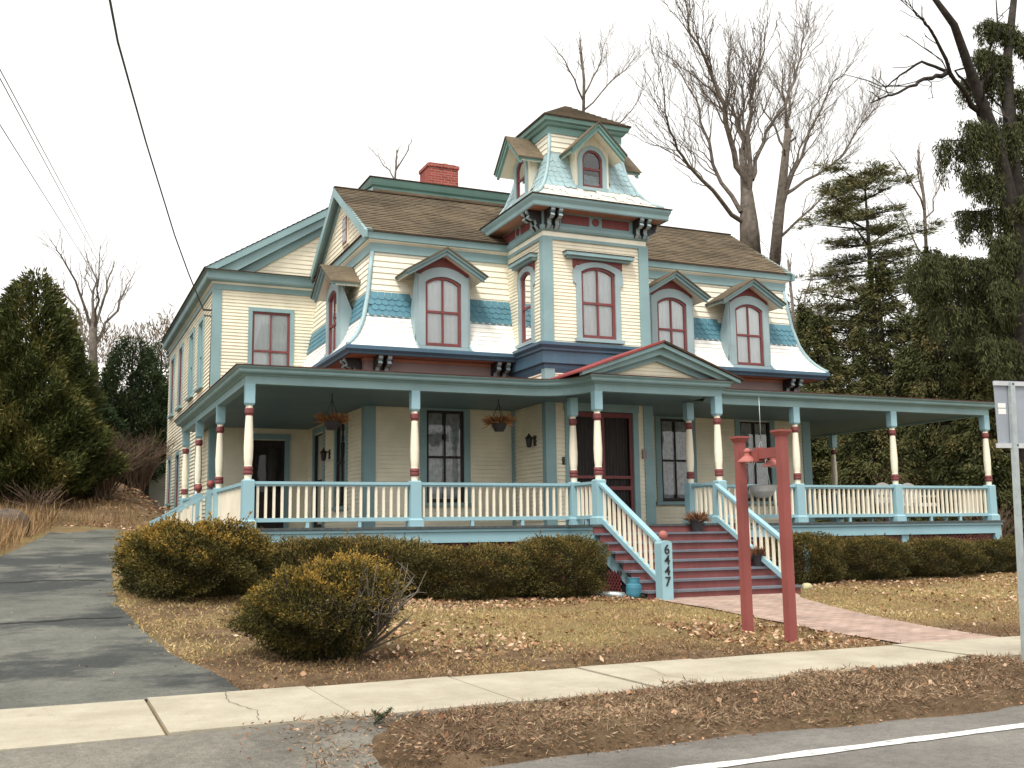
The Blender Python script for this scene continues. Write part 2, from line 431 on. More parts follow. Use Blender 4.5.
# ------------------------------------------------------------------ terrain
def smooth(t): t = np.clip(t, 0, 1); return t * t * (3 - 2 * t)
_K = nr.normal(size=(26, 2)) ; _K /= np.linalg.norm(_K, axis=1, keepdims=True)
_F = 2 * PI / nr.uniform(.35, 4, 26); _PH = nr.uniform(0, 6.3, 26)
def wob(X, Y):
    X = np.asarray(X, float); Y = np.asarray(Y, float); r = 0
    for k, f, p in zip(_K, _F, _PH): r = r + np.sin((X * k[0] + Y * k[1]) * f + p) / f ** .8
    return r * .25
def yf(X): return 7.66 + .042 * np.asarray(X, float)              # front edge of the sidewalk
def road_edge(X): return 6.58 + .05 * np.sin(np.asarray(X) * 1.7) + .03 * np.sin(np.asarray(X) * 4.1 + 1)
def H(X, Y):
    X = np.asarray(X, float); Y = np.asarray(Y, float)
    d = np.clip(Y - 9.4, 0, 60)
    zl = .085 * d; zr = .03 * d
    z = zl * (1 - smooth((X - 1) / 6)) + zr * smooth((X - 1) / 6)
    z = z + .85 * smooth((Y - 27.5) / 7) * (1 - smooth((X - 2.2) / 2.2))
    re = road_edge(X); f = yf(X)
    v = np.where(Y > re + .12, -.05 * smooth((f - Y) / np.maximum(f - re, .1)), -.05 - .13 * smooth((re + .12 - Y) / .12))
    apron = smooth((2.6 - X) / .7)
    va = -.15 * smooth((f - Y) / np.maximum(f - re, .1))
    v = v * (1 - apron) + np.minimum(va, 0) * apron
    z = np.where(Y < f, v, z)
    return z
def drive_right(Y): return np.interp(Y, [9.3, 9.5, 10.5, 12.2, 14.9, 18.1, 22.2, 27.5], [1.65, 1.55, 1.37, 1.06, .88, .96, 1.27, 1.72])
def drive_left(Y): return np.interp(Y, [9.3, 12, 16, 19, 21.1, 24, 27.5], [-3.2, -2.6, -1.9, -1.25, -.76, -.3, .2])
def path_left(Y): return np.interp(Y, [9.3, 9.73, 10.8, 12.4, 14.3, 15.3], [9.0, 9.0, 8.97, 9.2, 9.3, 9.35])
def path_right(Y): return np.interp(Y, [9.3, 9.78, 10.8, 12.5, 14.65, 15.3], [10.5, 10.5, 10.56, 10.94, 11.75, 12.2])
def on_hard(X, Y, g=0.0):
    X = np.asarray(X); Y = np.asarray(Y)
    dr = (Y > 9.3) & (Y < 27.5) & (X > drive_left(Y) - g) & (X < drive_right(Y) + g)
    pa = (Y > 9.3) & (Y < 15.45) & (X > path_left(Y) - g) & (X < path_right(Y) + g)
    sw = (Y > yf(X) - g) & (Y < 9.42 + g)
    rd = Y < road_edge(X) + .02 + g * .3
    ap = (Y < 7.8) & (X < 2.25 + g + .25 * np.sin(Y * 5))
    return dr | pa | sw | rd | ap
def axis(a, b, f0, f1, step, coarse):
    xs = list(np.arange(f0, f1 + 1e-6, step)); x = f1; s = step
    while x < b: s = min(s * 1.35, coarse); x += s; xs.append(x)
    x = f0; s = step
    while x > a: s = min(s * 1.35, coarse); x -= s; xs.insert(0, x)
    return np.array(xs)
gx = axis(-900, 900, -4, 22, .13, 80); gy = axis(-300, 1500, 5.9, 18, .10, 80)
GX, GY = np.meshgrid(gx, gy)
GZ = H(GX, GY)
soft = ~on_hard(GX, GY, .12)
GZ = GZ + np.where(soft & (np.abs(GX) < 60) & (GY < 60), wob(GX, GY) * .035 + np.where(GY < yf(GX), .02 + wob(GX * 2.3, GY * 2.3) * .06, 0), -.004)
soil = np.zeros_like(GX) + .25
soil += .75 * ((GY < yf(GX)) & (GX > 1.5))
soil += .75 * np.exp(-((GY - 9.4) / 1.5) ** 2) * (GY > 9.3)
for (bx, by, br) in ((3.0, 10.7, 1.3), (1.9, 14.0, 1.6), (5.5, 15.9, 1.2), (8.2, 16.2, 1.0), (16, 17.2, 2.0), (2.5, 12.2, .9)):
    soil += .8 * np.exp(-(((GX - bx) / (br * 1.3)) ** 2 + ((GY - by) / (br * .6)) ** 2))
soil += .9 * smooth((GY - 26) / 4) * (GX < 6)
soil = np.clip(soil + wob(GX * 1.5, GY * 1.5) * .35, 0, 1)
nx, ny = len(gx), len(gy)
me = bpy.data.meshes.new('ground')
V = np.stack([GX, GY, GZ], -1).reshape(-1, 3)
idx = np.arange(nx * ny).reshape(ny, nx)
F = np.stack([idx[:-1, :-1], idx[:-1, 1:], idx[1:, 1:], idx[1:, :-1]], -1).reshape(-1, 4)
me.from_pydata(V.tolist(), [], F.tolist())
at = me.attributes.new('soil', 'FLOAT', 'POINT'); at.data.foreach_set('value', soil.ravel().astype(np.float32))
me.materials.append(M['ground']); me.polygons.foreach_set('use_smooth', [True] * len(F)); me.update()
props(link_mesh('ground', me), kind='structure')

def sheet(name, mat, left, right, ys, nxs, lift, zfun=H, zlim=None):
    mb = MB(); rows = []
    for y in ys:
        a, b = float(left(y)), float(right(y))
        xs = np.linspace(a, b, nxs)
        rows.append([(x, y, float(zfun(x, y)) + lift) for x in xs])
    vs = [p for r in rows for p in r]
    mb.add(vs, [(i * nxs + j, i * nxs + j + 1, (i + 1) * nxs + j + 1, (i + 1) * nxs + j) for i in range(len(rows) - 1) for j in range(nxs - 1)], 0, True)
    return props(mb.build(name, mat), kind='structure')
jit = lambda y, s: .09 * float(wob(y * 1.3 + 17 * s, s * 5.1))
sheet('driveway', 'drive', lambda y: drive_left(y) + jit(y, 1), lambda y: drive_right(y) + jit(y, 0), np.concatenate([np.arange(9.40, 14, .12), np.arange(14, 27.6, .4)]), 22, .012)
sheet('path', 'paver', lambda y: path_left(y) + jit(y, 2) * .6, lambda y: path_right(y) + jit(y, 3) * .6, np.arange(9.42, 15.5, .15), 14, .014)
mb = MB()
xs = np.linspace(-60, 2.6, 140)
pts = []
for x in xs:
    for t in np.linspace(0, 1, 8):
        y = float(yf(x)) - .005 - (float(yf(x)) - 6.4) * t
        xx = x + (.25 * math.sin(y * 5) - .4 * t + .12 * math.sin(y * 17 + 1) + .10 * math.sin(y * 41)) * (1 if x > 2.5 else 0)
        pts.append((xx, y, float(H(min(x, 1.8), y)) + .008))
mb.add(pts, [(i * 8 + j, i * 8 + j + 1, (i + 1) * 8 + j + 1, (i + 1) * 8 + j) for i in range(139) for j in range(7)])
props(mb.build('driveway_apron', 'apron'), kind='structure')
mb = MB(); xs = np.arange(-80, 120.1, .4); n = len(xs)
pts = [(x, float(road_edge(x)) + .03, -.158) for x in xs] + [(x, float(yf(x) * 0 + 6.2), -.15) for x in xs] + [(x, -3.0, -.08) for x in xs] + [(x, -9., -.15) for x in xs]
mb.add(pts, [(r * n + i + 1, r * n + i, (r + 1) * n + i, (r + 1) * n + i + 1) for r in range(3) for i in range(n - 1)])
props(mb.build('road', 'road'), kind='structure')
mb = MB(); pts = []
for x in np.arange(-80, 120.1, .25):
    c = 5.84 + .028 * (x - 4) if x < 20 else 6.288
    c = max(c, 5.5); wv = .012 * math.sin(x * 7) + .008 * math.sin(x * 19)
    for s in (-.065, .065):
        y = c + s + wv * (1 if s > 0 else -.6)
        pts.append((x, y, -.15 + .07 * (6.2 - y) / 9.2 + .006))
mb.add(pts, [(2 * i, 2 * i + 2, 2 * i + 3, 2 * i + 1) for i in range(len(pts) // 2 - 1)])
props(mb.build('road_edge_line', 'line'), kind='structure')
mb = MB()
for i in range(-40, 60):
    x0 = .80 + 1.33 * i + .013; x1 = x0 + 1.33 - .026
    dz = rng.uniform(-.006, .006); tl = rng.uniform(-.006, .006)
    f0, f1 = float(yf(x0)), float(yf(x1))
    if x0 < -8: f0 = f1 = 7.4
    if x0 > 24: f0 = f1 = 8.6
    top = [(x0, f0, .02 + dz), (x1, f1, .02 + dz + tl), (x1, 9.405, .02 + dz + tl), (x0, 9.405, .02 + dz)]
    bot = [(x, y, -.2) for x, y, z in top]
    mb.add(top + bot, [(0, 1, 2, 3), (0, 4, 5, 1), (1, 5, 6, 2), (2, 6, 7, 3), (3, 7, 4, 0)])
props(mb.build('sidewalk', 'walk'), kind='structure')

def crack(name, pts, w, zf, mat='tar'):
    mb = MB(); P = []
    for (a, b) in zip(pts, pts[1:]):
        n = max(2, int(math.hypot(b[0] - a[0], b[1] - a[1]) / .06))
        for k in range(n): P.append((a[0] + (b[0] - a[0]) * k / n, a[1] + (b[1] - a[1]) * k / n))
    vs = []
    for i, (x, y) in enumerate(P):
        q = P[min(i + 1, len(P) - 1)]; o = P[max(i - 1, 0)]; dx, dy = q[0] - o[0], q[1] - o[1]; l = math.hypot(dx, dy) or 1
        j = (.018 * math.sin(i * 1.9) + .014 * math.sin(i * .7 + 1) + rng.gauss(0, .008)) * (.35 if w < .005 else 1); ww = w * rng.uniform(.35, 1.3)
        for sg in (-1, 1):
            xx, yy = x - dy / l * (j + sg * ww), y + dx / l * (j + sg * ww); vs.append((xx, yy, zf(xx, yy)))
    mb.add(vs, [(2 * i, 2 * i + 2, 2 * i + 3, 2 * i + 1) for i in range(len(P) - 1)])
    return props(mb.build(name, mat), kind='structure')
dz_ = lambda x, y: float(H(x, y)) + .018
crack('driveway_crack', [(-2.4, 13.55), (-1.2, 13.72), (-.3, 13.62), (.5, 13.75), (.92, 13.7)], .04, dz_)
crack('driveway_crack', [(-1.2, 17.2), (0, 17.5), (.9, 17.35)], .05, dz_)
crack('sidewalk_crack', [(1.43, 9.39), (1.38, 8.8), (1.5, 8.3), (1.44, 7.8)], .003, lambda x, y: .034)
crack('sidewalk_crack', [(5.25, 9.38), (5.32, 8.9), (5.2, 8.4), (5.3, 7.95)], .003, lambda x, y: .034)

# ------------------------------------------------------------------ the house
YW, YT, YP, XL, XR = 21.3, 19.55, 18.5, 6.02, 17.58
TX0, TX1 = 9.39, 11.89
YG, XG, YB = 26.7, 3.60, 37.45
FLOOR, CEIL = 1.45, 4.00
house = thing('victorian_house', (11, 21, .3), 'cream Victorian house with teal trim, a square mansard tower and a wraparound porch', 'house')
def part(mb, name, mats, parent=None): return mb.build(name, mats, parent or house)

def arch(w, z0, z1, rise, n=9):
    """outline of an opening: bottom-left up, over the arch, down; z1 = crown"""
    h = w / 2; zs = z1 - rise; pts = [(-h, z0), (-h, (z0 + zs) / 2), (-h, zs)]
    if rise < .01: pts += [(-h + w * k / n, z1) for k in range(1, n)]
    else:
        rad = (h * h + rise * rise) / (2 * rise); a = math.asin(min(1, h / rad))
        if rise >= h - .001: rad = h; a = PI / 2
        for k in range(1, n):
            t = -a + 2 * a * k / n
            pts.append((rad * math.sin(t), z1 - rad + rad * math.cos(t)))
    return pts + [(h, zs), (h, (z0 + zs) / 2), (h, z0)]
def shift(pts, cx): return [(x + cx, z) for x, z in pts]
def drapes(T, cx, w, z0, z1, y, gap, mat, parent, name='curtain'):
    mb = MB(T); k = 22
    for a, b in ((-w / 2, -gap / 2), (gap / 2, w / 2)):
        top = []; bot = []
        for i in range(k + 1):
            x = a + (b - a) * i / k
            o = .008 * math.sin(i * 1.2 + a * 9) + .004 * math.sin(i * 2.9)
            flare = (x * .12 if gap > .05 else 0)
            top.append((cx + x * (1 - .0) - (flare if gap > .05 else 0), y + o, z1)); bot.append((cx + x + 0, y + o * 1.3, z0))
        n = k + 1
        mb.add(bot + top, [(i, i + 1, n + i + 1, n + i) for i in range(k)], 0, True)
    return part(mb, name, mat, parent)
def window(T, cx, z0, z1, w, rise=.13, cas=.13, top=.13, ears=.06, sash='red', casing='teal', cloth='curtain', gap=.02, sill=True, proud=.05, name='window', mutt=True, casmb=None, cdrop=0.0, back=True):
    o_in = shift(arch(w, z0, z1, rise), cx)
    o_out = shift(arch(w + 2 * cas, z0 - .0, z1 + top, rise * 1.1 if rise > .01 else 0), cx)
    mb = MB(T)
    mb.ring(o_out, o_in, -proud, .12)
    if ears:
        for sg in (-1, 1):
            mb.prism([(cx + sg * (w / 2 + cas - .01), z1 - .42), (cx + sg * (w / 2 + cas + ears), z1 - .36), (cx + sg * (w / 2 + cas + ears), z1 - .10), (cx + sg * (w / 2 + cas - .01), z1 - .0)][::sg], -proud + .004, .02)
    if sill: mb.box(cx - w / 2 - cas - .05, cx + w / 2 + cas + .05, -proud - .06, .1, z0 - .09, z0 - .012)
    root = part(mb, name, casing)
    fw = .055
    s_out = shift(arch(w - .004, z0 + .002, z1 - .002, rise), cx); s_in = shift(arch(w - 2 * fw, z0 + fw * 1.3, z1 - fw, max(0, rise * .92)), cx)
    mb = MB(T); mb.ring(s_out, s_in, -.012, .05)
    zm = z0 + (z1 - z0) * .49
    mb.box(cx - w / 2 + fw, cx + w / 2 - fw, -.006, .046, zm - .025, zm + .025)
    if mutt: mb.box(cx - .017, cx + .017, -.002, .04, z0 + fw, z1 - fw)
    part(mb, 'sash', sash, root)
    mb = MB(T); mb.prism(shift(arch(w - fw, z0 + .03, z1 - .03, rise), cx), .018, .024); part(mb, 'pane', 'glass', root)
    if cloth: drapes(T, cx, w + .02, z0 + cdrop, z1 + .02, .056, gap, cloth, root)
    if back:
        mb = MB(T); mb.box(cx - w / 2 - .06, cx + w / 2 + .06, .125, .14, z0 - .05, z1 + .06); part(mb, 'dark_room_panel', 'dark', root)  # added near-black panel: stands in for the unlit room behind the glass
    return root

# ---- ground-floor walls of the main block and tower
lowin = [(7.78, 1.98, 3.95, .86), (13.62, 2.0, 3.95, .84), (15.93, 2.0, 3.97, .9)]
mb = MB(FRONT(0, YW))
mb.courses(XL, TX0, .35, 4.62, .09, lap=.025, openings=[(c - w / 2, c + w / 2, a, b) for c, a, b, w in lowin])
mb.courses(TX1, XR, .35, 4.62, .09, lap=.025, openings=[(c - w / 2, c + w / 2, a, b) for c, a, b, w in lowin])
sidewin = [(23.27, 1.95, 3.97, .87), (25.41, 1.5, 3.8, .95)]
mb.T = LEFT(XL, 0)
mb.courses(-YG, -YW, .35, 4.62, .09, lap=.025, openings=[(-c - w / 2, -c + w / 2, a, b) for c, a, b, w in sidewin])
mb.T = RIGHT(XR, 0); mb.courses(YW, YG, .35, 4.62, .085)
mb.T = BACK(0, YG); mb.courses(-XR, -XL, .35, 7.4, .12)
part(mb, 'lower_wall', 'cream')
for c, a, b, w in lowin:
    window(FRONT(0, YW), c, a, b, w, rise=0, cas=.14, top=.13, ears=0, sash='door', cloth='lace', gap=.10, cdrop=.02)
for c, a, b, w in sidewin:
    window(LEFT(XL, 0), -c, a, b, w, rise=0, cas=.13, top=.13, ears=0, sash='door', cloth=None, mutt=(w < .9))
for x, y, a in ((XL, YW, 1), (XR, YW, -1)):
    mb = MB(); mb.box(min(x - .045 * a, x + .2 * a), max(x - .045 * a, x + .2 * a), y - .046, y + .2, .4, 4.58); part(mb, 'corner_board', 'teal')
# brackets: paired scroll shapes
def bracket(T, x, zt, h=.42, d=.3, w=.07, mats=('baluster', 'navy')):
    mb = MB(T)
    outl = [(0, 0), (-d, 0), (-d, -.06), (-d * .82, -.10), (-d * .95, -.17), (-d * .62, -.22), (-d * .45, -.19), (-d * .34, -.28), (-d * .42, -h * .8), (-d * .2, -h), (0, -h)]
    def slab(xa, xb, k, m):
        pts = [(y * k, z) for y, z in outl]; n = len(pts)
        mb.add([(xa, y, zt + z) for y, z in pts] + [(xb, y, zt + z) for y, z in pts],
               [tuple(range(n)), tuple(reversed(range(n, 2 * n)))] + [(i, (i + 1) % n, (i + 1) % n + n, i + n) for i in range(n)], m)
    slab(x - w / 2, x + w / 2, 1, 0)
    slab(x - w / 2 - .018, x - w / 2 - .002, .90, 1); slab(x + w / 2 + .002, x + w / 2 + .018, .90, 1)
    mb.T = T @ TL(x, -d * .72, zt - .03) @ Matrix.Rotation(R(90), 4, 'Y')
    mb.lathe(0.055, 0, [(.05, -w / 2 - .03), (.05, w / 2 + .03)], 10, [1])
    return mb
# ---- mansard storey
MX0, MX1, MY0 = 6.20, 17.17, 21.50       # wall line at the cornice
def mprof(z): return float(np.interp(z, [5.20, 5.25, 5.33, 5.42, 5.55, 5.72, 5.93, 6.41, 7.40], [.72, .65, .57, .49, .40, .31, .23, .12, .0]))
path = [(MX0, YG), (MX0, MY0), (MX1, MY0), (MX1, YG)]
pr = []; z = 6.40
while z < 7.46:
    zt = z + .135; pr += [(mprof(z) + .022, z), (mprof(zt) + .004, zt)]; z = zt
mb = MB(); mb.sweep(path, pr); part(mb, 'mansard_wall', 'shake')
dormX = [(7.62, 'F'), (13.41, 'F'), (15.64, 'F')]
DW = .82; DC = .20           # sash width, casing width of a dormer
half = DW / 2 + DC
# white flared skirt, broken at each dormer, and the blue fish-scale band over it
pf = [(mprof(zz) + (.022 if k % 2 == 0 else .004), zz) for k, zz in ()] or []
z = 5.20
while z < 5.94:
    zt = z + .105; pf += [(mprof(z) + .018, z), (mprof(zt) + .004, zt)]; z = zt
LY = 23.07
cuts = [[(MX0, YG), (MX0, LY + half)], [(MX0, LY - half), (MX0, MY0), (7.62 - half, MY0)], [(7.62 + half, MY0), (TX0 + .05, MY0)],
        [(TX1 - .05, MY0), (13.41 - half, MY0)], [(13.41 + half, MY0), (15.64 - half, MY0)], [(15.64 + half, MY0), (MX1, MY0), (MX1, YG)]]
mb = MB()
for c in cuts: mb.sweep(c, pf)
part(mb, 'flared_skirt', 'white')
mb = MB(); tilt = math.atan2(mprof(5.93) - mprof(6.41), .48)
def band(T, x0, x1, lh=0, rh=0):
    mb.T = T
    mb.scales(x0, x1, .05, 4, .155, .128, clip=lambda z: (x0 - (lh * (mprof(5.93 + z))), x1 + rh * mprof(5.93 + z)))
def bandT(T0): return T0 @ TL(0, -mprof(5.93) - .022, 5.93) @ Matrix.Rotation(-tilt, 4, 'X')
band(bandT(FRONT(0, MY0)), MX0, 7.62 - half, lh=1); band(bandT(FRONT(0, MY0)), 7.62 + half, TX0)
band(bandT(FRONT(0, MY0)), TX1, 13.41 - half); band(bandT(FRONT(0, MY0)), 13.41 + half, 15.64 - half); band(bandT(FRONT(0, MY0)), 15.64 + half, MX1, rh=1)
band(bandT(LEFT(MX0, 0)), -YG, -LY - half); band(bandT(LEFT(MX0, 0)), -LY + half, -MY0, rh=1)
band(bandT(RIGHT(MX1, 0)), MY0, YG, lh=1)
mb.T = None
mb.sweep(path, [(mprof(5.90) + .004, 5.90), (mprof(6.44) + .012, 6.44)])
part(mb, 'fish_scale_band', 'blue')
# hip ribs
for hx, sx in ((MX0, -1), (MX1, 1)):
    mb = MB(); zs = [7.40, 6.9, 6.41, 6.15, 5.93, 5.72, 5.55, 5.42, 5.33, 5.25, 5.21]
    mb.tube([(hx + sx * (mprof(z) + .015), MY0 - mprof(z) - .015, z) for z in zs], .05, 8); part(mb, 'hip_rib', 'pale')
# skirt eave, soffit and frieze
mb = MB(); mb.sweep(path, [(.60, 5.19), (.735, 5.205), (.755, 5.19), (.755, 5.12), (.70, 5.07), (.68, 5.03), (.62, 5.03)], mats=[0, 0, 0, 0, 0, 0])
part(mb, 'skirt_fascia', 'navy')
mb = MB(); mb.sweep(path, [(.66, 5.035), (.20, 5.035)]); mb.sweep(path, [(.24, 5.03), (.24, 4.97), (.2, 4.95)]); part(mb, 'skirt_soffit', 'salmon')
mb = MB(); mb.sweep(path, [(.225, 5.0), (.225, 4.5)]); part(mb, 'skirt_frieze', 'mauve')
for T, x in ((FRONT(0, MY0 - .215), MX0 + .02), (FRONT(0, MY0 - .215), MX0 + .22), (FRONT(0, MY0 - .215), 8.92), (FRONT(0, MY0 - .215), 9.14), (FRONT(0, MY0 - .215), MX1 - .02), (FRONT(0, MY0 - .215), MX1 - .26), (FRONT(0, MY0 - .215), 12.2),
             (LEFT(MX0 - .215, 0), -MY0 - .04), (LEFT(MX0 - .215, 0), -MY0 - .28), (LEFT(MX0 - .215, 0), -24.4)):
    part(bracket(T, x, 5.03, .40, .40, .085), 'eave_bracket', ['casing', 'black'])
# upper cornice
mb = MB()
mb.sweep(path, [(.012, 7.40), (.055, 7.405), (.055, 7.60), (.115, 7.64), (.115, 7.66), (.15, 7.67), (.165, 7.82), (.0, 7.86)], mats=[0, 0, 1, 1, 0, 0, 0])
part(mb, 'main_cornice', ['teal', 'shake'])
mb = MB(); mb.sweep(path, [(.10, 7.815), (.195, 7.815), (.195, 7.85), (.02, 7.87)]); part(mb, 'roof_edge', 'darkroof')
# main roof, ridge along X, gable ends left and right
YR, ZR = 24.05, 9.63
RX0, RX1 = MX0 - .24, MX1 + .28
sl = math.hypot(YR - (MY0 - .16), ZR - 7.85); an = math.atan2(ZR - 7.85, YR - (MY0 - .16))
mb = MB(TL(0, MY0 - .16, 7.85) @ Matrix.Rotation(-(PI / 2 - an), 4, 'X'))
mb.courses(RX0, RX1, 0, sl, .14, .016, jitter=.45)
mb.T = TL(0, 2 * YR - MY0 + .16, 7.85) @ Matrix.Rotation(PI, 4, 'Z') @ Matrix.Rotation(-(PI / 2 - an), 4, 'X')
mb.courses(-RX1, -RX0, 0, sl, .14, .016, jitter=.45)
mb.T = None
mb.bar((RX0, YR, ZR + .0), (RX1, YR, ZR + .0), .14, .03, 1)
part(mb, 'main_roof', ['roof', 'darkroof'])
slope = (ZR - 7.85) / (YR - MY0 + .16)
for T, x0, nm in ((LEFT(MX0 - .02, 0), -1, 'l'), (RIGHT(MX1 + .02, 0), 1, 'r')):
    mb = MB(T); g = lambda z: (-YR - (ZR - .06 - z) / slope, -YR + (ZR - .06 - z) / slope) if x0 < 0 else (YR - (ZR - .06 - z) / slope, YR + (ZR - .06 - z) / slope)
    mb.courses(-40, 40, 7.86, ZR - .1, .115, clip=g)
    part(mb, 'gable_wall', 'cream')
    mb = MB(T); c = -YR if x0 < 0 else YR
    hw = (ZR - 7.82) / slope + .03
    for sg in (-1, 1):
        mb.prism([(c, ZR - .01), (c + sg * hw, 7.82), (c + sg * hw, 7.66), (c + sg * (hw - .12), 7.66), (c, ZR - .24)][::-sg], -.22, -.16)
        mb.prism([(c, ZR - .06), (c + sg * (hw - .03), 7.83), (c + sg * (hw - .12), 7.76), (c, ZR - .14)][::-sg], -.16, -.02)
        mb.prism([(c, ZR - .2), (c + sg * (hw - .2), 7.86), (c + sg * (hw - .42), 7.86), (c, ZR - .38)][::-sg], -.04, .0)
    part(mb, 'rake_board', 'teal')
mb = MB(LEFT(MX0 - .02, 0)); mb.box(-23.85, -23.38, -.05, .0, 8.08, 8.82); g1 = part(mb, 'gable_window', 'baluster')
mb = MB(LEFT(MX0 - .02, 0)); mb.box(-23.80, -23.43, -.062, -.05, 8.13, 8.77); part(mb, 'sash', 'red', g1)
mb = MB(LEFT(MX0 - .02, 0)); mb.box(-23.76, -23.47, -.068, -.062, 8.17, 8.43); mb.box(-23.76, -23.47, -.068, -.062, 8.47, 8.73); part(mb, 'pane', 'lace', g1)

# ---- dormers
def dormer(T, cx, depth=.55):
    z0, z1 = 5.30, 6.83; zp = 7.40; ze = 6.86; W = half
    sl = (zp - ze) / (W + .28)
    inn = shift(arch(DW, z0, z1, .14), cx)
    out = []
    for (x, z), k in zip(arch(DW, z0, z1, .14), range(99)):
        X = x * (W / (DW / 2)); out.append((cx + X, z if z < z1 - .141 and abs(x) > DW / 2 - .001 else (zp - .1 - abs(X) * sl)))
    out = [(cx + (-W if x < cx else W) if abs(abs(x - cx) - W) < .001 else x, z) for x, z in out]
    mb = MB(T)
    cas = shift(arch(DW + .32, z0, z1 + .21, .22), cx)
    mb.ring(cas, inn, -.045, .1)
    # outer cheeks: flared foot that follows the skirt
    for sg in (-1, 1):
        x = cx + sg * W
        prof = [(.0, 6.9)] + [(DY - mprof(z) - .03, z) for z in (6.41, 5.93, 5.72, 5.55, 5.42, 5.33, 5.25, 5.20)] + [(.7, 5.20), (.7, 6.9)]
        prof = [(min(y, 0.0) if z > 5.5 else y, z) for y, z in prof]
        n = len(prof)
        mb.add([(x - .02, y, z) for y, z in prof] + [(x + .02, y, z) for y, z in prof], [tuple(range(n)), tuple(reversed(range(n, 2 * n)))] + [(i, (i + 1) % n, (i + 1) % n + n, i + n) for i in range(n)])
        mb.prism([(cx + sg * (DW / 2 + .125), z0 - .02), (cx + sg * W, z0 - .02), (cx + sg * W, 6.86), (cx + sg * (DW / 2 + .125), 6.86)][::sg], -.02, .06)
    mb.box(cx - W, cx + W, -.07, .1, z0 - .10, z0 - .01)
    root = part(mb, 'dormer', 'casing')
    mb = MB(T); mb.ring(out, inn, .0, .05); part(mb, 'tympanum', 'red', root)
    fw = .055; mb = MB(T)
    mb.ring(shift(arch(DW - .004, z0, z1 - .002, .14), cx), shift(arch(DW - 2 * fw, z0 + .07, z1 - fw, .125), cx), -.012, .05)
    zm = z0 + .75; mb.box(cx - DW / 2 + fw, cx + DW / 2 - fw, -.006, .046, zm - .025, zm + .025); mb.box(cx - .018, cx + .018, -.002, .04, z0 + .06, z1 - fw)
    part(mb, 'sash', 'red', root)
    mb = MB(T); mb.prism(shift(arch(DW - fw, z0 + .03, z1 - .03, .13), cx), .018, .024); part(mb, 'pane', 'glass', root)
    drapes(T, cx, DW, z0, z1, .056, .03, 'curtain', root)
    mb = MB(T); e = W + .30; zt = zp + .02
    def chev(t0, t1, ov=0.):   # chevron between offsets t0 (upper) and t1 (lower)
        return [(cx - e - ov, zp - sl * (e + ov) - t0), (cx, zp - t0), (cx + e + ov, zp - sl * (e + ov) - t0), (cx + e + ov, zp - sl * (e + ov) - t1), (cx, zp - t1), (cx - e - ov, zp - sl * (e + ov) - t1)]
    def slab(t0, t1, y0, y1, m, ov=0.):
        c = chev(t0, t1, ov)
        mb.prism([c[0], c[1], c[4], c[5]], y0, y1, m); mb.prism([c[1], c[2], c[3], c[4]], y0, y1, m)
    slab(-.035, 0, -.33, .75, 1, .03); slab(.0, .05, -.30, .7, 0); slab(.052, .13, -.25, -.19, 0, -.03); slab(.052, .10, -.189, .6, 2, -.04)
    part(mb, 'dormer_roof', ['teal', 'roof', 'shake'], root)
    return root
DY = .55
for cx, _ in dormX: dormer(FRONT(0, 20.95), cx)
DY = .45
dormer(LEFT(5.75, 0), -LY)

# ---- tower
twin = [(10.67, 5.41, 6.98, .83)]; tside = (20.42, 5.41, 6.98, .56)
doorx = (9.93, 11.43)
mb = MB(FRONT(0, YT)); mb.courses(TX0, TX1, .35, 4.75, .085, lap=.025, openings=[(doorx[0], doorx[1], 1.3, 3.83)])
mb.courses(TX0, TX1, 5.25, 7.72, .075, openings=[(c - w / 2, c + w / 2, a, b - .03) for c, a, b, w in twin])
mb.T = LEFT(TX0, 0); mb.courses(-YW - .4, -YT, .35, 4.75, .085, lap=.03); mb.courses(-22.05, -YT, 5.25, 7.72, .075, openings=[(-tside[0] - .28, -tside[0] + .28, tside[1], tside[2] - .03)])
mb.T = RIGHT(TX1, 0); mb.courses(YT, YW + .4, .35, 4.75, .075); mb.courses(YT, 22.05, 5.25, 7.72, .075)
mb.T = BACK(0, 22.05); mb.courses(-TX1, -TX0, 5.25, 7.72, .075)
tower = part(mb, 'tower', 'cream')
for x, a in ((TX0, 1), (TX1, -1)):
    for z0, z1 in ((.4, 4.72), (5.26, 7.56)):
        mb = MB(); mb.box(min(x - .045 * a, x + .19 * a), max(x - .045 * a, x + .19 * a), YT - .046, YT + .13, z0, z1); part(mb, 'corner_board', 'teal', tower)
mb = MB(); mb.box(TX0 - .045, TX0 + .1, YW - .17, YW - .01, .4, 4.58); part(mb, 'corner_board', 'teal', tower)
tp = [(TX0, 22.05), (TX0, YT), (TX1, YT), (TX1, 22.05)]
mb = MB(); mb.sweep(tp, [(.01, 4.60), (.05, 4.72), (.05, 4.80), (.11, 4.82), (.11, 5.06), (.15, 5.09), (.15, 5.13), (.21, 5.19), (.21, 5.25), (.0, 5.30)]); part(mb, 'base_band', 'navy', tower)
mb = MB(); mb.sweep(tp, [(.018, 7.50), (.04, 7.50), (.04, 7.57), (.015, 7.58), (.015, 7.68), (.06, 7.70), (.08, 7.74), (.08, 7.80), (.03, 7.82), (.03, 8.12)], mats=[0, 0, 0, 1, 0, 0, 0, 0, 0])
part(mb, 'tower_frieze', ['teal', 'shake'], tower)
mb = MB()
mb.T = FRONT(0, YT - .03)
cxm = (TX0 + TX1) / 2
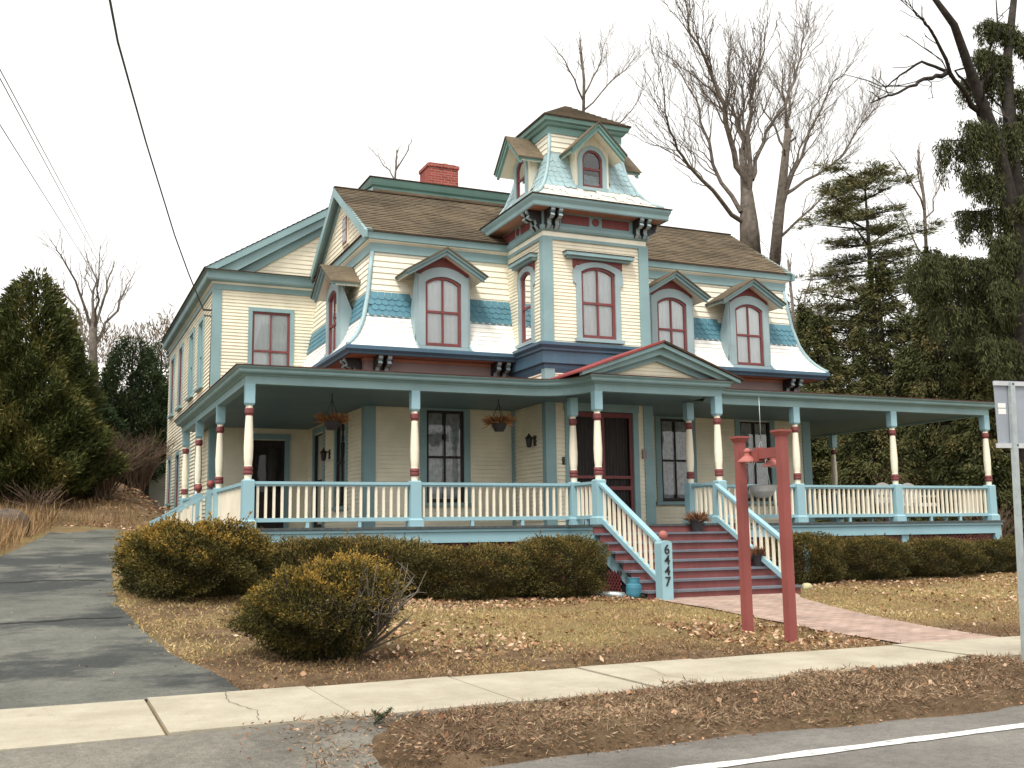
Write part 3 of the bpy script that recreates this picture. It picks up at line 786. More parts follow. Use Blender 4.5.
def panels(T, x0, x1):
    mid = (x0 + x1) / 2
    for a, b in ((x0 + .42, mid - .16), (mid + .16, x1 - .42)):
        mb = MB(T); mb.box(a, b, -.012, 0, 7.88, 8.08); part(mb, 'frieze_panel', 'red', tower)
    mb = MB(T @ TL(mid, 0, 7.98) @ Matrix.Rotation(R(90), 4, 'X')); mb.lathe(0, 0, [(.085, 0), (.085, .016)], 16); part(mb, 'frieze_rosette', 'red', tower)
panels(FRONT(0, YT - .03), TX0, TX1); panels(LEFT(TX0 - .03, 0), -22.05, -YT); panels(RIGHT(TX1 + .03, 0), YT, 22.05)
mb = MB(); mb.sweep(tp, [(.03, 8.12), (.40, 8.12)]); part(mb, 'tower_soffit', 'salmon', tower)
mb = MB(); mb.sweep(tp, [(.35, 8.12), (.37, 8.10), (.39, 8.10), (.40, 8.2), (.44, 8.28), (.44, 8.33), (.30, 8.345)]); part(mb, 'tower_cornice', 'teal', tower)
mb = MB(); mb.sweep(tp, [(.41, 8.332), (.465, 8.332), (.465, 8.352), (.2, 8.40)]); part(mb, 'tower_cornice_edge', 'darkroof', tower)
for T, xs_ in ((FRONT(0, YT - .03), (TX0 + .07, TX0 + .26, TX1 - .26, TX1 - .07)), (LEFT(TX0 - .03, 0), (-YT - .08, -YT - .28, -21.9)), (RIGHT(TX1 + .03, 0), (YT + .08, YT + .28))):
    for x in xs_: part(bracket(T, x, 8.115, .40, .34, .085), 'tower_bracket', ['casing', 'black'], tower)
window(FRONT(0, YT), *twin[0][:1], twin[0][1], twin[0][2], twin[0][3], rise=.12, cas=.12, top=.11, ears=.07, name='tower_window', casing='casing')
window(LEFT(TX0, 0), -tside[0], tside[1], tside[2], tside[3], rise=.1, cas=.11, top=.11, ears=.05, name='tower_window', mutt=False, gap=.12, casing='casing')
for T, c, w in ((FRONT(0, YT), 10.67, .84), (LEFT(TX0, 0), -tside[0], .60)):
    mb = MB(T); mb.prism([(c - w * .72, 6.98), (c - w * .72, 7.12), (c + w * .72, 7.12), (c + w * .72, 6.98), (c + w * .66, 6.80), (c + w * .62, 7.0), (c - w * .62, 7.0), (c - w * .66, 6.80)], -.03, 0, 1)
    mb.box(c - w * .92, c + w * .92, -.12, 0, 7.12, 7.17); mb.box(c - w * .98, c + w * .98, -.19, 0, 7.17, 7.245); mb.box(c - w * 1.0, c + w * 1.0, -.20, 0, 7.246, 7.262, 2)
    part(mb, 'window_hood', ['teal', 'red', 'darkroof'], tower)
# tower mansard: flared foot, curved, then the upright top
cx, cy = cxm, (YT + 22.05) / 2
def tw(z): return float(np.interp(z, [8.36, 8.42, 8.52, 8.66, 8.85, 9.10, 9.35, 9.50, 10.2], [1.66, 1.52, 1.38, 1.25, 1.13, 1.03, .96, .925, .87]))
def sq(h): return [(cx - h, cy + h), (cx - h, cy - h), (cx + h, cy - h), (cx + h, cy + h)]
mb = MB()
prf = [(tw(z) - 1, z) for z in (8.36, 8.42, 8.52, 8.60, 8.66, 8.76)]
mb.sweep(sq(1.0), prf, closed=True); mb.sweep(sq(1.0), [(tw(z) - 1 - .01, z) for z in (8.76, 8.85, 9.1, 9.35, 9.5, 9.6)], closed=True, m=1)
tm = part(mb, 'tower_mansard', ['towerwhite', 'pale'])
mb = MB()
for T0 in (FRONT(0, cy), LEFT(cx, 0), RIGHT(cx, 0)):
    c = cx if T0 is not None and abs((T0 @ Vector((0, 0, 0))).y - cy) < .01 else None
for (T0, c) in ((FRONT(0, cy), cx), (LEFT(cx, 0), -cy), (RIGHT(cx, 0), cy)):
    for r in range(8):
        z = 8.50 + r * .128; z2 = z + .128
        tl = math.atan2(tw(z) - tw(z2), z2 - z)
        mb.T = T0 @ TL(0, -tw(z) - .012, z) @ Matrix.Rotation(-tl, 4, 'X')
        off = .075 if r % 2 else 0
        w = tw(z + .06)
        mb.scales(c - w - .15 + off, c + w, .0, 1, .15, .135 / max(.6, math.cos(tl)), th=.016, clip=lambda zz, c=c, w=w: (c - w, c + w), m=0 if r > 1 else 1, peel=.05 if r > 1 else .2)
part(mb, 'mansard_scales', ['pale', 'towerwhite'], tm)
for sx in (-1, 1):
    mb = MB(); mb.tube([(cx + sx * tw(z), cy - tw(z), z) for z in (8.4, 8.5, 8.62, 8.8, 9.1, 9.35, 9.6, 10.05)], .04, 8); part(mb, 'hip_rib', 'pale', tm)
mb = MB()
for (T0, c) in ((FRONT(0, cy), cx), (LEFT(cx, 0), -cy), (RIGHT(cx, 0), cy), (BACK(0, cy), -cx)):
    mb.T = T0 @ TL(0, -.89, 0); mb.courses(c - .89, c + .89, 9.50, 10.10, .12, .016)
part(mb, 'tower_top_wall', 'shake', tm)
mb = MB(); q = sq(.89)
mb.sweep(q, [(.02, 10.04), (.03, 10.04), (.03, 10.19), (.08, 10.21), (.10, 10.24), (.10, 10.27), (.16, 10.29), (.175, 10.375), (.0, 10.40)], closed=True); part(mb, 'tower_top_cornice', 'green', tm)
mb = MB(); q = sq(1.07)
mb.sweep(q, [(0, 10.377), (.02, 10.377), (.02, 10.40)], closed=True)
apz = 11.15
for (T0, c) in ((FRONT(0, cy), cx), (LEFT(cx, 0), -cy), (RIGHT(cx, 0), cy), (BACK(0, cy), -cx)):
    a2 = math.atan2(apz - 10.40, 1.09); s2 = math.hypot(1.09, apz - 10.40)
    mb.T = T0 @ TL(0, -1.09, 10.40) @ Matrix.Rotation(-(PI / 2 - a2), 4, 'X')
    mb.courses(c - 1.09, c + 1.09, 0, s2, .12, .016, clip=lambda z, c=c, s2=s2: (c - 1.09 * (1 - z / s2), c + 1.09 * (1 - z / s2)), m=1)
part(mb, 'tower_roof', ['darkroof', 'roof'], tm)
# little arched dormers on the tower roof
def tdormer(T, c):
    w = .50; z0, z1 = 8.80, 9.66; zp, e = 10.17, .66; sl = .98; Wd = .42
    mb = MB(T)
    inn = shift(arch(w, z0, z1, .22), c)
    mb.ring(shift(arch(w + .20, z0, z1 + .10, .32), c), inn, -.04, .12)
    mb.box(c - w / 2 - .12, c + w / 2 + .12, -.07, .1, z0 - .08, z0 - .01)
    root = part(mb, 'tower_dormer', 'pale')
    mb = MB(T); out = []
    for (x, z) in arch(w, z0, z1, .22):
        X = x * (Wd / (w / 2)); out.append((c + X, z if z < z1 - .221 and abs(x) > w / 2 - .001 else zp - .1 - abs(X) * sl))
    mb.ring(out, inn, .0, .05)
    for sg in (-1, 1): mb.box(c + sg * Wd - .02, c + sg * Wd + .02, .051, 1.0, z0 - .1, zp - .1 - Wd * sl)
    part(mb, 'dormer_front', 'shake', root)
    mb = MB(T); fw = .045
    mb.ring(shift(arch(w - .004, z0, z1 - .002, .22), c), shift(arch(w - 2 * fw, z0 + .06, z1 - fw, .19), c), -.01, .05); mb.box(c - w / 2 + fw, c + w / 2 - fw, -.006, .046, z0 + .40, z0 + .45)
    part(mb, 'sash', 'red', root)
    mb = MB(T); mb.prism(shift(arch(w - fw, z0 + .03, z1 - .03, .2), c), .016, .022); part(mb, 'pane', 'glass', root)
    mb = MB(T); mb.box(c - w / 2, c + w / 2, .12, .13, z0, z1); part(mb, 'dark_room_panel', 'dark', root)  # near-black sheet in place of the dormer's dark inside
    mb = MB(T)
    def slab(t0, t1, y0, y1, m, ov=0.):
        E = e + ov
        for sg in (-1, 1):
            mb.prism([(c, zp - t0), (c + sg * E, zp - sl * E - t0), (c + sg * E, zp - sl * E - t1), (c, zp - t1)][::sg], y0, y1, m)
    slab(-.03, 0, -.40, 1.0, 1, .03); slab(0, .07, -.37, .95, 0); slab(.072, .17, -.34, -.28, 0, -.02); slab(.072, .11, -.28, .8, 2, -.02)
    part(mb, 'dormer_roof', ['green', 'roof', 'shake'], root)
tdormer(FRONT(0, cy - 1.17), cx); tdormer(LEFT(cx - 1.17, 0), -cy); tdormer(RIGHT(cx + 1.17, 0), cy)

# ---- front door
T = FRONT(0, YT)
mb = MB(T); mb.box(doorx[0] - .13, doorx[0], -.05, .12, FLOOR, 3.83); mb.box(doorx[1], doorx[1] + .13, -.05, .12, FLOOR, 3.83); mb.box(doorx[0] - .15, doorx[1] + .15, -.055, .12, 3.832, 4.0)
fd = part(mb, 'front_door', 'teal')
mb = MB(T); mb.box(doorx[0], doorx[1], .10, .13, FLOOR, 3.83); part(mb, 'door_panel', 'door', fd)
xm = (doorx[0] + doorx[1]) / 2
for a, b in ((doorx[0] + .01, xm - .005), (xm + .005, doorx[1] - .01)):
    mb = MB(T); z0, z1 = FLOOR + .02, 3.82; y0, y1 = .0, .035
    mb.box(a, a + .06, y0, y1, z0, z1); mb.box(b - .06, b, y0, y1, z0, z1); mb.box(a + .06, b - .06, y0, y1, z1 - .1, z1); mb.box(a + .06, b - .06, y0, y1, z0, z0 + .16)
    mb.box(a + .06, b - .06, y0, y1, 2.18, 2.26); mb.box(a + .06, b - .06, y0, y1, 2.42, 2.48)
    for k in range(1, 8):
        x = a + .06 + (b - a - .12) * k / 8; mb.box(x - .005, x + .005, .01, .02, z0 + .16, z1 - .1, 1)
    if a > xm - .1: mb.box(a + .02, a + .06, -.05, 0, 2.35, 2.42)
    part(mb, 'screen_door', ['red', 'black'], fd)
# ---- rear wing
T = FRONT(0, YG)
wingw = [(5.02, 5.0, 7.0, .96)]
mb = MB(T); mb.courses(XG, XL + .4, .9, 7.63, .085, lap=.02, openings=[(c - w / 2, c + w / 2, a, b) for c, a, b, w in wingw] + [(4.6, 5.43, 1.3, 3.7)])
wl = [(28.95, 5.30, 7.07, .86), (31.0, 5.30, 7.1, .86), (33.75, 5.3, 7.15, .84), (36.1, 5.3, 7.15, .84), (28.9, 2.2, 3.85, .86), (31.3, 2.2, 3.85, .84), (33.75, 2.2, 3.8, .8), (36.1, 2.4, 3.8, .8)]
mb.T = LEFT(XG, 0); mb.courses(-YB, -YG, .9, 7.63, .10, lap=.025, openings=[(-c - w / 2, -c + w / 2, a, b) for c, a, b, w in wl])
mb.T = RIGHT(15.5, 0); mb.courses(YG, YB, .4, 7.63, .12); mb.T = BACK(0, YB); mb.courses(-15.5, -XG, .9, 7.63, .12)
wing = part(mb, 'wing', 'cream')
mb = MB(); mb.box(XG - .045, XG + .17, YG - .04, YG + .17, 1.0, 7.55); part(mb, 'corner_board', 'teal', wing)
for c, a, b, w in wingw: window(T, c, a, b, w, rise=0, cas=.1, top=.1, ears=0, sill=False, name='wing_window')
for i, (c, a, b, w) in enumerate(wl):
    window(LEFT(XG, 0), -c, a, b, w, rise=0, cas=.11, top=.12, ears=0, name='wing_window', cloth='lace', sash='red' if i not in (0, 1) else 'teal')
mb = MB(); wp = [(XG, YB), (XG, YG), (6.9, YG)]
mb.sweep(wp, [(.02, 7.50), (.05, 7.50), (.05, 7.64), (.10, 7.68), (.22, 7.71), (.24, 7.75), (.24, 7.90), (.30, 7.93), (.0, 7.96)], mats=[0, 0, 1, 0, 0, 0, 0, 0]); part(mb, 'wing_cornice', ['teal', 'shake'], wing)
mb = MB(); mb.sweep(wp, [(.20, 7.93), (.33, 7.93), (.33, 7.955), (-.02, 7.985)]); part(mb, 'wing_roof_edge', 'darkroof', wing)
ws = .61; wt = 10.58; xr0 = XG - .3 + (wt - 7.95) / ws
mb = MB(T); mb.courses(XG, 15.5, 7.98, wt, .12, clip=lambda z: (XG + (z - 7.92) / ws + .0, 15.5 - (z - 7.92) / ws)); part(mb, 'wing_gable', 'cream', wing)
mb = MB(T)
mb.prism([(XG - .32, 7.95), (xr0, wt), (xr0, wt - .2), (XG - .1, 7.88 + .02)], -.30, -.22); mb.prism([(XG - .1, 7.98), (xr0, wt - .06), (xr0, wt - .36), (XG + .5, 7.98)], -.22, 0.0)
mb.prism([(XG + .52, 7.98), (xr0, wt - .33), (xr0, wt - .52), (XG + .9, 7.98)], -.06, .0)
part(mb, 'wing_rake', 'teal', wing)
a2 = math.atan(ws); s2 = math.hypot(wt - 7.96, (wt - 7.96) / ws)
mb = MB(LEFT(XG - .32, 0) @ TL(0, 0, 7.96) @ Matrix.Rotation(-(PI / 2 - a2), 4, 'X')); mb.courses(-YB, -YG + .32, 0, s2, .15, .016)
mb.T = RIGHT(15.82, 0) @ TL(0, 0, 7.96) @ Matrix.Rotation(-(PI / 2 - a2), 4, 'X'); mb.courses(YG - .32, YB, 0, s2, .15, .016)
mb.T = None; mb.box(xr0 - .05, 15.82 - (xr0 - XG + .32) + .05, YG - .2, YB, wt - .1, wt)
part(mb, 'wing_roof', 'roof', wing)
# raised flat deck with the green cornice, and chimney
mx0, mx1, my0, my1 = 7.85, 14.2, 27.1, 33.
mq = [(mx0, my1), (mx0, my0), (mx1, my0), (mx1, my1)]
mb = MB(); mb.sweep(mq, [(0, 9.3), (0, 10.66), (.05, 10.68), (.05, 10.74), (.02, 10.76), (.02, 10.84), (.09, 10.88), (.12, 10.95), (.15, 11.05), (-.2, 11.07)], closed=True)
mb.box(mx0, mx1, my0, my1, 11.02, 11.06); deck = part(mb, 'roof_deck', 'green')
mb = MB(); mb.sweep(mq, [(.1, 11.055), (.18, 11.055), (.18, 11.085), (-.1, 11.10)], closed=True); mb.box(mx0 + .05, mx1 - .05, my0 + .05, my1 - .05, 11.061, 11.095); part(mb, 'deck_edge', 'darkroof', deck)
mb = MB(); mb.box(9.86, 10.80, 28.3, 29.1, 10.9, 12.10); mb.box(9.83, 10.83, 28.27, 29.13, 12.102, 12.20); mb.box(9.92, 10.74, 28.36, 29.04, 12.2, 12.25)
ch = part(mb, 'chimney', 'chimney')
mb = MB(); mb.lathe(10.5, 28.7, [(.13, 12.24), (.12, 12.36), (.10, 12.36), (.10, 12.3)], 10); part(mb, 'flue', 'stonepale', ch)
# wing back door under the porch
mb = MB(T); mb.box(4.5, 4.6, -.05, .1, FLOOR, 3.72); mb.box(5.43, 5.54, -.05, .1, FLOOR, 3.72); mb.box(4.48, 5.56, -.052, .1, 3.722, 3.86); sd = part(mb, 'side_door', 'teal')
mb = MB(T); mb.box(4.6, 5.43, .05, .1, FLOOR, 3.7); part(mb, 'door_panel', 'door', sd)
mb = MB(T); mb.box(4.7, 5.33, .02, .05, 2.4, 3.5); part(mb, 'pane', 'glass', sd)

# ---- porch
PX0, PX1, YE = 3.13, 20.61, 27.8
PJ0, PJ1, PYF = 9.46, 12.18, 17.48
def qarc(c, r, a0, a1, n=10): return [(c[0] + r * math.sin(R(a0 + (a1 - a0) * i / n)), c[1] + r * math.cos(R(a0 + (a1 - a0) * i / n))) for i in range(n + 1)]
rj = YP - PYF
beamp = [(PX0, YE + .3), (PX0, YP)] + qarc((PJ0 - rj, PYF), rj, 0, 88) + [(PJ0, PYF), (PJ1, PYF)] + [(2 * (PJ0 + PJ1) / 2 - x, y) for x, y in reversed(qarc((PJ0 - rj, PYF), rj, 0, 88))] + [(PX1, YP), (PX1, YE + .3)]
mb = MB(); mb.sweep(beamp, [(-.08, 3.96), (.08, 3.96), (.08, 4.10), (-.08, 4.10)], close_prof=True); part(mb, 'porch_beam', 'teal')
mb = MB(); mb.sweep(beamp, [(.08, 4.10), (.10, 4.10), (.12, 4.125), (.20, 4.14), (.22, 4.165), (.22, 4.20), (.27, 4.235), (.27, 4.252), (.0, 4.265)]); part(mb, 'porch_cornice', 'teal')
mb = MB(); mb.sweep(beamp, [(.20, 4.254), (.29, 4.254), (.29, 4.268), (.1, 4.283)]); part(mb, 'porch_roof_edge', 'porchroof')
mb = MB()
mb.sweep([(XL, YG + 1.5), (XL, YW), (XR, YW), (XR, YG + 1.5)], [(-.05, 4.66), (3.05, 4.277)])
nose = [p for p in beamp[2:-2]]
mb.add([(x, y - .0, 4.288) for x, y in nose] + [(nose[-1][0], YP + .5, 4.288), (nose[0][0], YP + .5, 4.288)], [tuple(range(len(nose) + 2))])
mb.sweep([(XG + 0, 28.2), (XG + 0, 28.1)], [(0, 4.5), (.6, 4.28)])
# small gable over the steps
gx0, gx1, gzc, gz0 = 9.02, 12.50, 4.93, 4.285; gc = (gx0 + gx1) / 2
part(mb, 'porch_roof', 'porchroof')
mb = MB(FRONT(0, PYF)); gsl = (gzc - gz0) / (gc - gx0)
for sg in (-1, 1):
    hw = gc - gx0 + .10
    mb.prism([(gc, gzc + .045), (gc + sg * hw, gzc - gsl * hw + .045), (gc + sg * hw, gzc - gsl * hw + .01), (gc, gzc - .0)][::sg], -.39, YT - PYF + .2, 0 if sg < 0 else 1)
part(mb, 'gable_roof', ['redroof', 'darkroof'])
mb = MB(FRONT(0, PYF))
gs = (gzc - gz0) / (gc - gx0)
for sg in (-1, 1):
    hw = gc - gx0
    mb.prism([(gc, gzc - .012), (gc + sg * (hw + .04), gz0 - .012), (gc + sg * (hw + .04), gz0 - .075), (gc, gzc - .09)][::sg], -.35, -.24)
    mb.prism([(gc, gzc - .06), (gc + sg * (hw - .1), gz0 - .02), (gc + sg * (hw - .42), gz0 + .0), (gc, gzc - .22)][::sg], -.24, -.02)
    mb.prism([(gc, gzc - .20), (gc + sg * (hw - .38), gz0 + .01), (gc + sg * (hw - .75), gz0 + .01), (gc, gzc - .33)][::sg], -.10, -.0)
pg = part(mb, 'porch_gable', 'teal')
mb = MB(FRONT(0, PYF - .02)); mb.courses(gc - 1.6, gc + 1.6, gz0 - .02, gzc - .25, .07, clip=lambda z: (gc - (gzc - .2 - z) / gs, gc + (gzc - .2 - z) / gs)); part(mb, 'gable_siding', 'cream', pg)
mb = MB()
mb.box(PX0 - .05, PX1 + .05, YP - .03, YW + .1, 4.0, 4.02); mb.box(PX0 - .05, XL + .1, YW + .1, YG + .1, 4.0, 4.02); mb.box(XR - .1, PX1 + .05, YW + .1, YE + .3, 4.0, 4.02); mb.box(PX0 - .05, XG + .05, YG + .1, YE + .3, 4.0, 4.02)
mb.box(PJ0 - .05, PJ1 + .05, PYF + .03, YP - .03, 4.0, 4.02)
part(mb, 'porch_ceiling', 'ceil')
mb = MB()
def floorbits(z0, z1, g):
    mb.box(PX0 - .16 - g, PX1 + .16 + g, YP - .16 - g, YW + .05, z0, z1); mb.box(PX0 - .16 - g, XL + .05, YW + .05, YG + .05, z0, z1); mb.box(XR - .05, PX1 + .16 + g, YW + .05, YE + .3, z0, z1)
    mb.box(PX0 - .16 - g, XG + .05, YG + .05, YE + .2, z0, z1); mb.box(PJ0 - .2 - g, PJ1 + .2 + g, PYF - .14 - g, YP - .16 - g, z0, z1)
floorbits(FLOOR - .045, FLOOR, .04); part(mb, 'porch_floor', 'floor')
mb = MB()
pz = [(PX0 - .14, YE + .2), (PX0 - .14, YP - .14), (PJ0 - .18, YP - .14), (PJ0 - .18, PYF - .12), (PJ1 + .18, PYF - .12), (PJ1 + .18, YP - .14), (PX1 + .14, YP - .14), (PX1 + .14, YE + .3)]
mb.sweep(pz, [(0, FLOOR - .05), (0, 1.15), (-.05, 1.15)]); mb.sweep(pz, [(.012, FLOOR - .05), (.03, FLOOR - .05), (.03, FLOOR - .1), (.0, FLOOR - .11)])
for x in (PX0 - .14, 6.16, 9.3, 14.93, 17.7, PX1 - .06): mb.box(x, x + .2, YP - .10, YP + .0, .2, 1.149)
mb.box(PX1 - .06, PX1 + .14, YP - .139, YP - .10, .9, 1.16)
part(mb, 'porch_skirt', 'rail')
def lattice(T, x0, x1, z0, z1):
    mb = MB(T); h = z1 - z0; st = .105
    k = x0 - h
    while k < x1:
        for sg in (0, 1):
            a = (k, z0) if sg == 0 else (k + h, z0); b = (k + h, z1) if sg == 0 else (k, z1)
            def cl(p, q):
                (xa, za), (xb, zb) = p, q
                t0, t1 = 0., 1.; d = xb - xa
                for lim, s_ in ((x0, 1), (x1, -1)):
                    if s_ * (xa - lim) < 0: t0 = max(t0, (lim - xa) / d)
                    if s_ * (xb - lim) < 0: t1 = min(t1, (lim - xa) / d)
                return ((xa + d * t0, za + (zb - za) * t0), (xa + d * t1, za + (zb - za) * t1)) if t1 > t0 + .02 else None
            c = cl(a, b)
            if c: mb.bar((c[0][0], .008 * sg, c[0][1]), (c[1][0], .008 * sg, c[1][1]), .03, .006, 0, up=(0, 1, 0))
        k += st
    part(mb, 'lattice', 'red')
lattice(FRONT(0, YP - .06), 13.2, PX1, .25, 1.15); lattice(FRONT(0, YP - .06), 4, 9.2, .25, 1.15); lattice(LEFT(9.32, 0), -YP + .1, -PYF + .0, .15, 1.15); lattice(LEFT(9.30, 0), -PYF + .1, -16.45, .15, .62)

# columns: square pedestal and cap block, turned shaft between
def column(x, y, first=[]):
    if not first:
        mb = MB()
        mb.box(-.135, .135, -.135, .135, FLOOR, FLOOR + .12); mb.taper(0, 0, FLOOR + .12, FLOOR + .15, .13, .105); mb.box(-.10, .10, -.10, .10, FLOOR + .15, 2.27)
        mb.taper(0, 0, 2.27, 2.29, .10, .08)
        me = bpy.data.meshes.new('porch_column'); me.from_pydata([tuple(p) for p in mb.v], [], mb.f); me.materials.append(M['rail'])
        cb = MB(); cb.box(-.082, .082, -.082, .082, 3.62, 3.96); cb.taper(0, 0, 3.58, 3.62, .06, .082)
        me3 = bpy.data.meshes.new('cap_block'); me3.from_pydata([tuple(p) for p in cb.v], [], cb.f); me3.materials.append(M['rail'])
        sh = MB()
        prof = [(.072, 2.285), (.075, 2.35), (.085, 2.37), (.10, 2.40), (.10, 2.43), (.085, 2.445), (.10, 2.46), (.10, 2.49), (.085, 2.52), (.075, 2.53), (.088, 2.65), (.095, 2.85), (.086, 3.1), (.070, 3.40), (.078, 3.43), (.092, 3.45), (.092, 3.52), (.078, 3.54), (.066, 3.55), (.068, 3.60)]
        prof = [(r * .87, z) for r, z in prof]
        mats = [0, 0, 1, 1, 1, 1, 1, 1, 0, 0, 0, 0, 0, 1, 1, 1, 1, 0, 0]
        sh.lathe(0, 0, prof, 14, mats)
        me2 = bpy.data.meshes.new('turned_shaft'); me2.from_pydata([tuple(p) for p in sh.v], [], sh.f); me2.materials.append(M['baluster']); me2.materials.append(M['red'])
        me2.polygons.foreach_set('material_index', sh.m); me2.polygons.foreach_set('use_smooth', sh.s)
        first += [me, me2, me3]
    o = link_mesh('porch_column', first[0], house, (x, y, 0)); link_mesh('turned_shaft', first[1], o, (x, y, 0)); link_mesh('cap_block', first[2], o, (x, y, 0))
for x, y in ((PX0, YP), (6.16, YP), (PJ0, YP), (PJ0, PYF), (PJ1, PYF), (PJ1, YP), (14.93, YP), (17.70, YP), (PX1, YP), (PX0, 21.9), (PX0, 25.2), (PX0, YE), (PX1, 23.9), (PX1, YE - .8)): column(x, y)
_bal = bpy.data.meshes.new('baluster')
_b = MB(); _b.box(-.022, .022, -.022, .022, 1.62, 2.19); _bal.from_pydata([tuple(p) for p in _b.v], [], _b.f); _bal.materials.append(M['baluster'])
nbal = [0]
def railing(p, q, n, many=False):
    p = Vector((*p, 0)); q = Vector((*q, 0)); d = (q - p).normalized(); a = p + d * .1; b = q - d * .1
    up = lambda v, z: (v.x, v.y, z)
    mb = MB(); mb.bar(up(a, 2.235), up(b, 2.235), .11, .05); mb.bar(up(a, 2.195), up(b, 2.195), .06, .03); mb.bar(up(a, 1.59), up(b, 1.59), .07, .07)
    k = max(1, int((b - a).length / 1.3))
    for i in range(1, k + 1):
        c = a + (b - a) * (i / (k + 1)); mb.box(c.x - .03, c.x + .03, c.y - .03, c.y + .03, FLOOR, 1.555)
    r = part(mb, 'railing', 'rail')
    if many:
        mb = MB()
        for i in range(n):
            c = a + (b - a) * ((i + .5) / n); mb.box(c.x - .022, c.x + .022, c.y - .022, c.y + .022, 1.62, 2.19)
        o = part(mb, 'balusters', 'baluster', r); o['kind'] = 'stuff'
    else:
        for i in range(n):
            c = a + (b - a) * ((i + .5) / n); link_mesh('baluster', _bal, r, (c.x, c.y, 0))
railing((PX0, YP), (6.16, YP), 20); railing((6.16, YP), (PJ0, YP), 22); railing((PJ0, YP), (PJ0, PYF), 5); railing((PJ1, YP), (PJ1, PYF), 5)
railing((PJ1, YP), (14.93, YP), 17); railing((14.93, YP), (17.70, YP), 19, True); railing((17.70, YP), (PX1, YP), 20, True)
railing((PX1, YP), (PX1, 23.9), 36, True); railing((PX1, 23.9), (PX1, YE - .8), 18, True)
# solid cream panels on the left side
for y0, y1 in ((YP + .1, 22.7), (25.3, YE - .1)):
    mb = MB(); mb.box(PX0 - .02, PX0 + .02, y0, y1, 1.5, 2.17); sp = part(mb, 'solid_railing', 'baluster')
    mb = MB(); mb.box(PX0 - .055, PX0 + .055, y0, y1, 2.20, 2.26); mb.box(PX0 - .035, PX0 + .035, y0, y1, 2.171, 2.199); part(mb, 'rail_cap', 'rail', sp)
# front steps
NR = 8; z0s = .16; rise = (FLOOR - z0s) / NR; run = .27; ys = PYF - .16
SX0, SX1 = 9.22, 12.42
mb = MB()
for i in range(NR):
    zt = FLOOR - rise * i; y1 = ys - run * (i - 1) if i else ys + .02
    yb = ys - run * i + 0.0
    mb.box(SX0 + .02, SX1 - .02, yb + .0, yb + .03, zt - rise - (.3 if i == NR - 1 else 0), zt - .04, 0)
    if i: mb.box(SX0, SX1, yb - .03, yb + run - .001, zt - .038, zt, 1)
st = part(mb, 'stairs', ['riser', 'tread'])
for x in (SX0 + .12, SX1 - .12):
    mb = MB(RIGHT(x, 0)); yl = ys - run * (NR - 1); zl = FLOOR - rise * (NR - 1); pts = [(ys, FLOOR - .26), (yl, zl - .24), (yl, .1), (yl + .30, .1), (ys, .88)]
    mb.prism(pts, -.02, .02); part(mb, 'stringer', 'rail', st)
mb = MB(RIGHT(SX0 + .14, 0)); mb.prism([(ys, .95), (ys - 1.6, .12), (ys, .12)], -.01, .01); part(mb, 'under_stair_dark', 'dark', st)  # black sheet painting in the darkness under the steps
def newel(x, y, zb, zt, w=.11, ball=None, mat='rail'):
    mb = MB(); mb.box(x - w, x + w, y - w, y + w, zb, zt - .06)
    n = 8   # rounded head
    pts = [(x - w + .0, zt - .06)] + [(x - w * math.cos(PI * k / n), zt - .06 + .06 * math.sin(PI * k / n)) for k in range(1, n)] + [(x + w, zt - .06)]
    mb.T = FRONT(0, y); mb.prism(pts, -w, w); mb.T = None
    nw = part(mb, 'newel_post', mat)
    if ball:
        mb = MB(); r = ball; mb.lathe(x, y, [(.03, zt - .02), (.035, zt + .03)] + [(r * math.sin(PI * k / 8), zt + .03 + r - r * math.cos(PI * k / 8)) for k in range(1, 9)], 12); part(mb, 'ball_finial', 'brick_red' if mat == 'rail' else mat, nw)
    return nw
yn = ys - run * (NR - 1) - .16
for x, isl in ((PJ0, True), (PJ1 - .15, False)):
    nw = newel(x, yn, .10, 1.16, .105 if isl else .06, None)
    if isl:
        mb = MB(); mb.lathe(x + .0, yn + .0, [(.03, 1.14), (.035, 1.165)] + [(.08 * math.sin(PI * k / 8), 1.245 - .08 * math.cos(PI * k / 8)) for k in range(1, 9)], 14); part(mb, 'ball_finial', 'lampred', nw)
        cu = bpy.data.curves.new('house_number', 'FONT'); cu.body = '6\n4\n4\n7'; cu.size = .22; cu.space_line = .80; cu.align_x = 'CENTER'; cu.align_y = 'TOP'; cu.extrude = .006; cu.offset = .0015
        cu.materials.append(M['black'])
        tmp = bpy.data.objects.new('house_number_curve', cu)
        nm = bpy.data.meshes.new_from_object(tmp); bpy.data.objects.remove(tmp); bpy.data.curves.remove(cu)
        nm.materials.clear(); nm.materials.append(M['black'])
        to = bpy.data.objects.new('house_number', nm); COL.objects.link(to); to.parent = nw
        to.rotation_euler = (R(90), 0, 0); to.location = Vector((x, yn - .112, 1.115)) - ORG[nw.name]
    x2 = x
    pA = Vector((x2, PYF - .1, 2.20)); pB = Vector((x2, yn + .10, 1.12))
    dz = .66
    mb = MB(); mb.bar(pA, pB, .11, .05); mb.bar(pA - Vector((0, 0, .045)), pB - Vector((0, 0, .045)), .06, .035); mb.bar(pA - Vector((0, 0, dz)), pB - Vector((0, 0, dz)), .08, .09)
    r = part(mb, 'stair_railing', 'rail')
    for i in range(11):
        c = pA + (pB - pA) * ((i + .6) / 11.3); mb = MB(); mb.box(c.x - .022, c.x + .022, c.y - .022, c.y + .022, c.z - dz + .03, c.z - .05); part(mb, 'baluster', 'baluster', r)
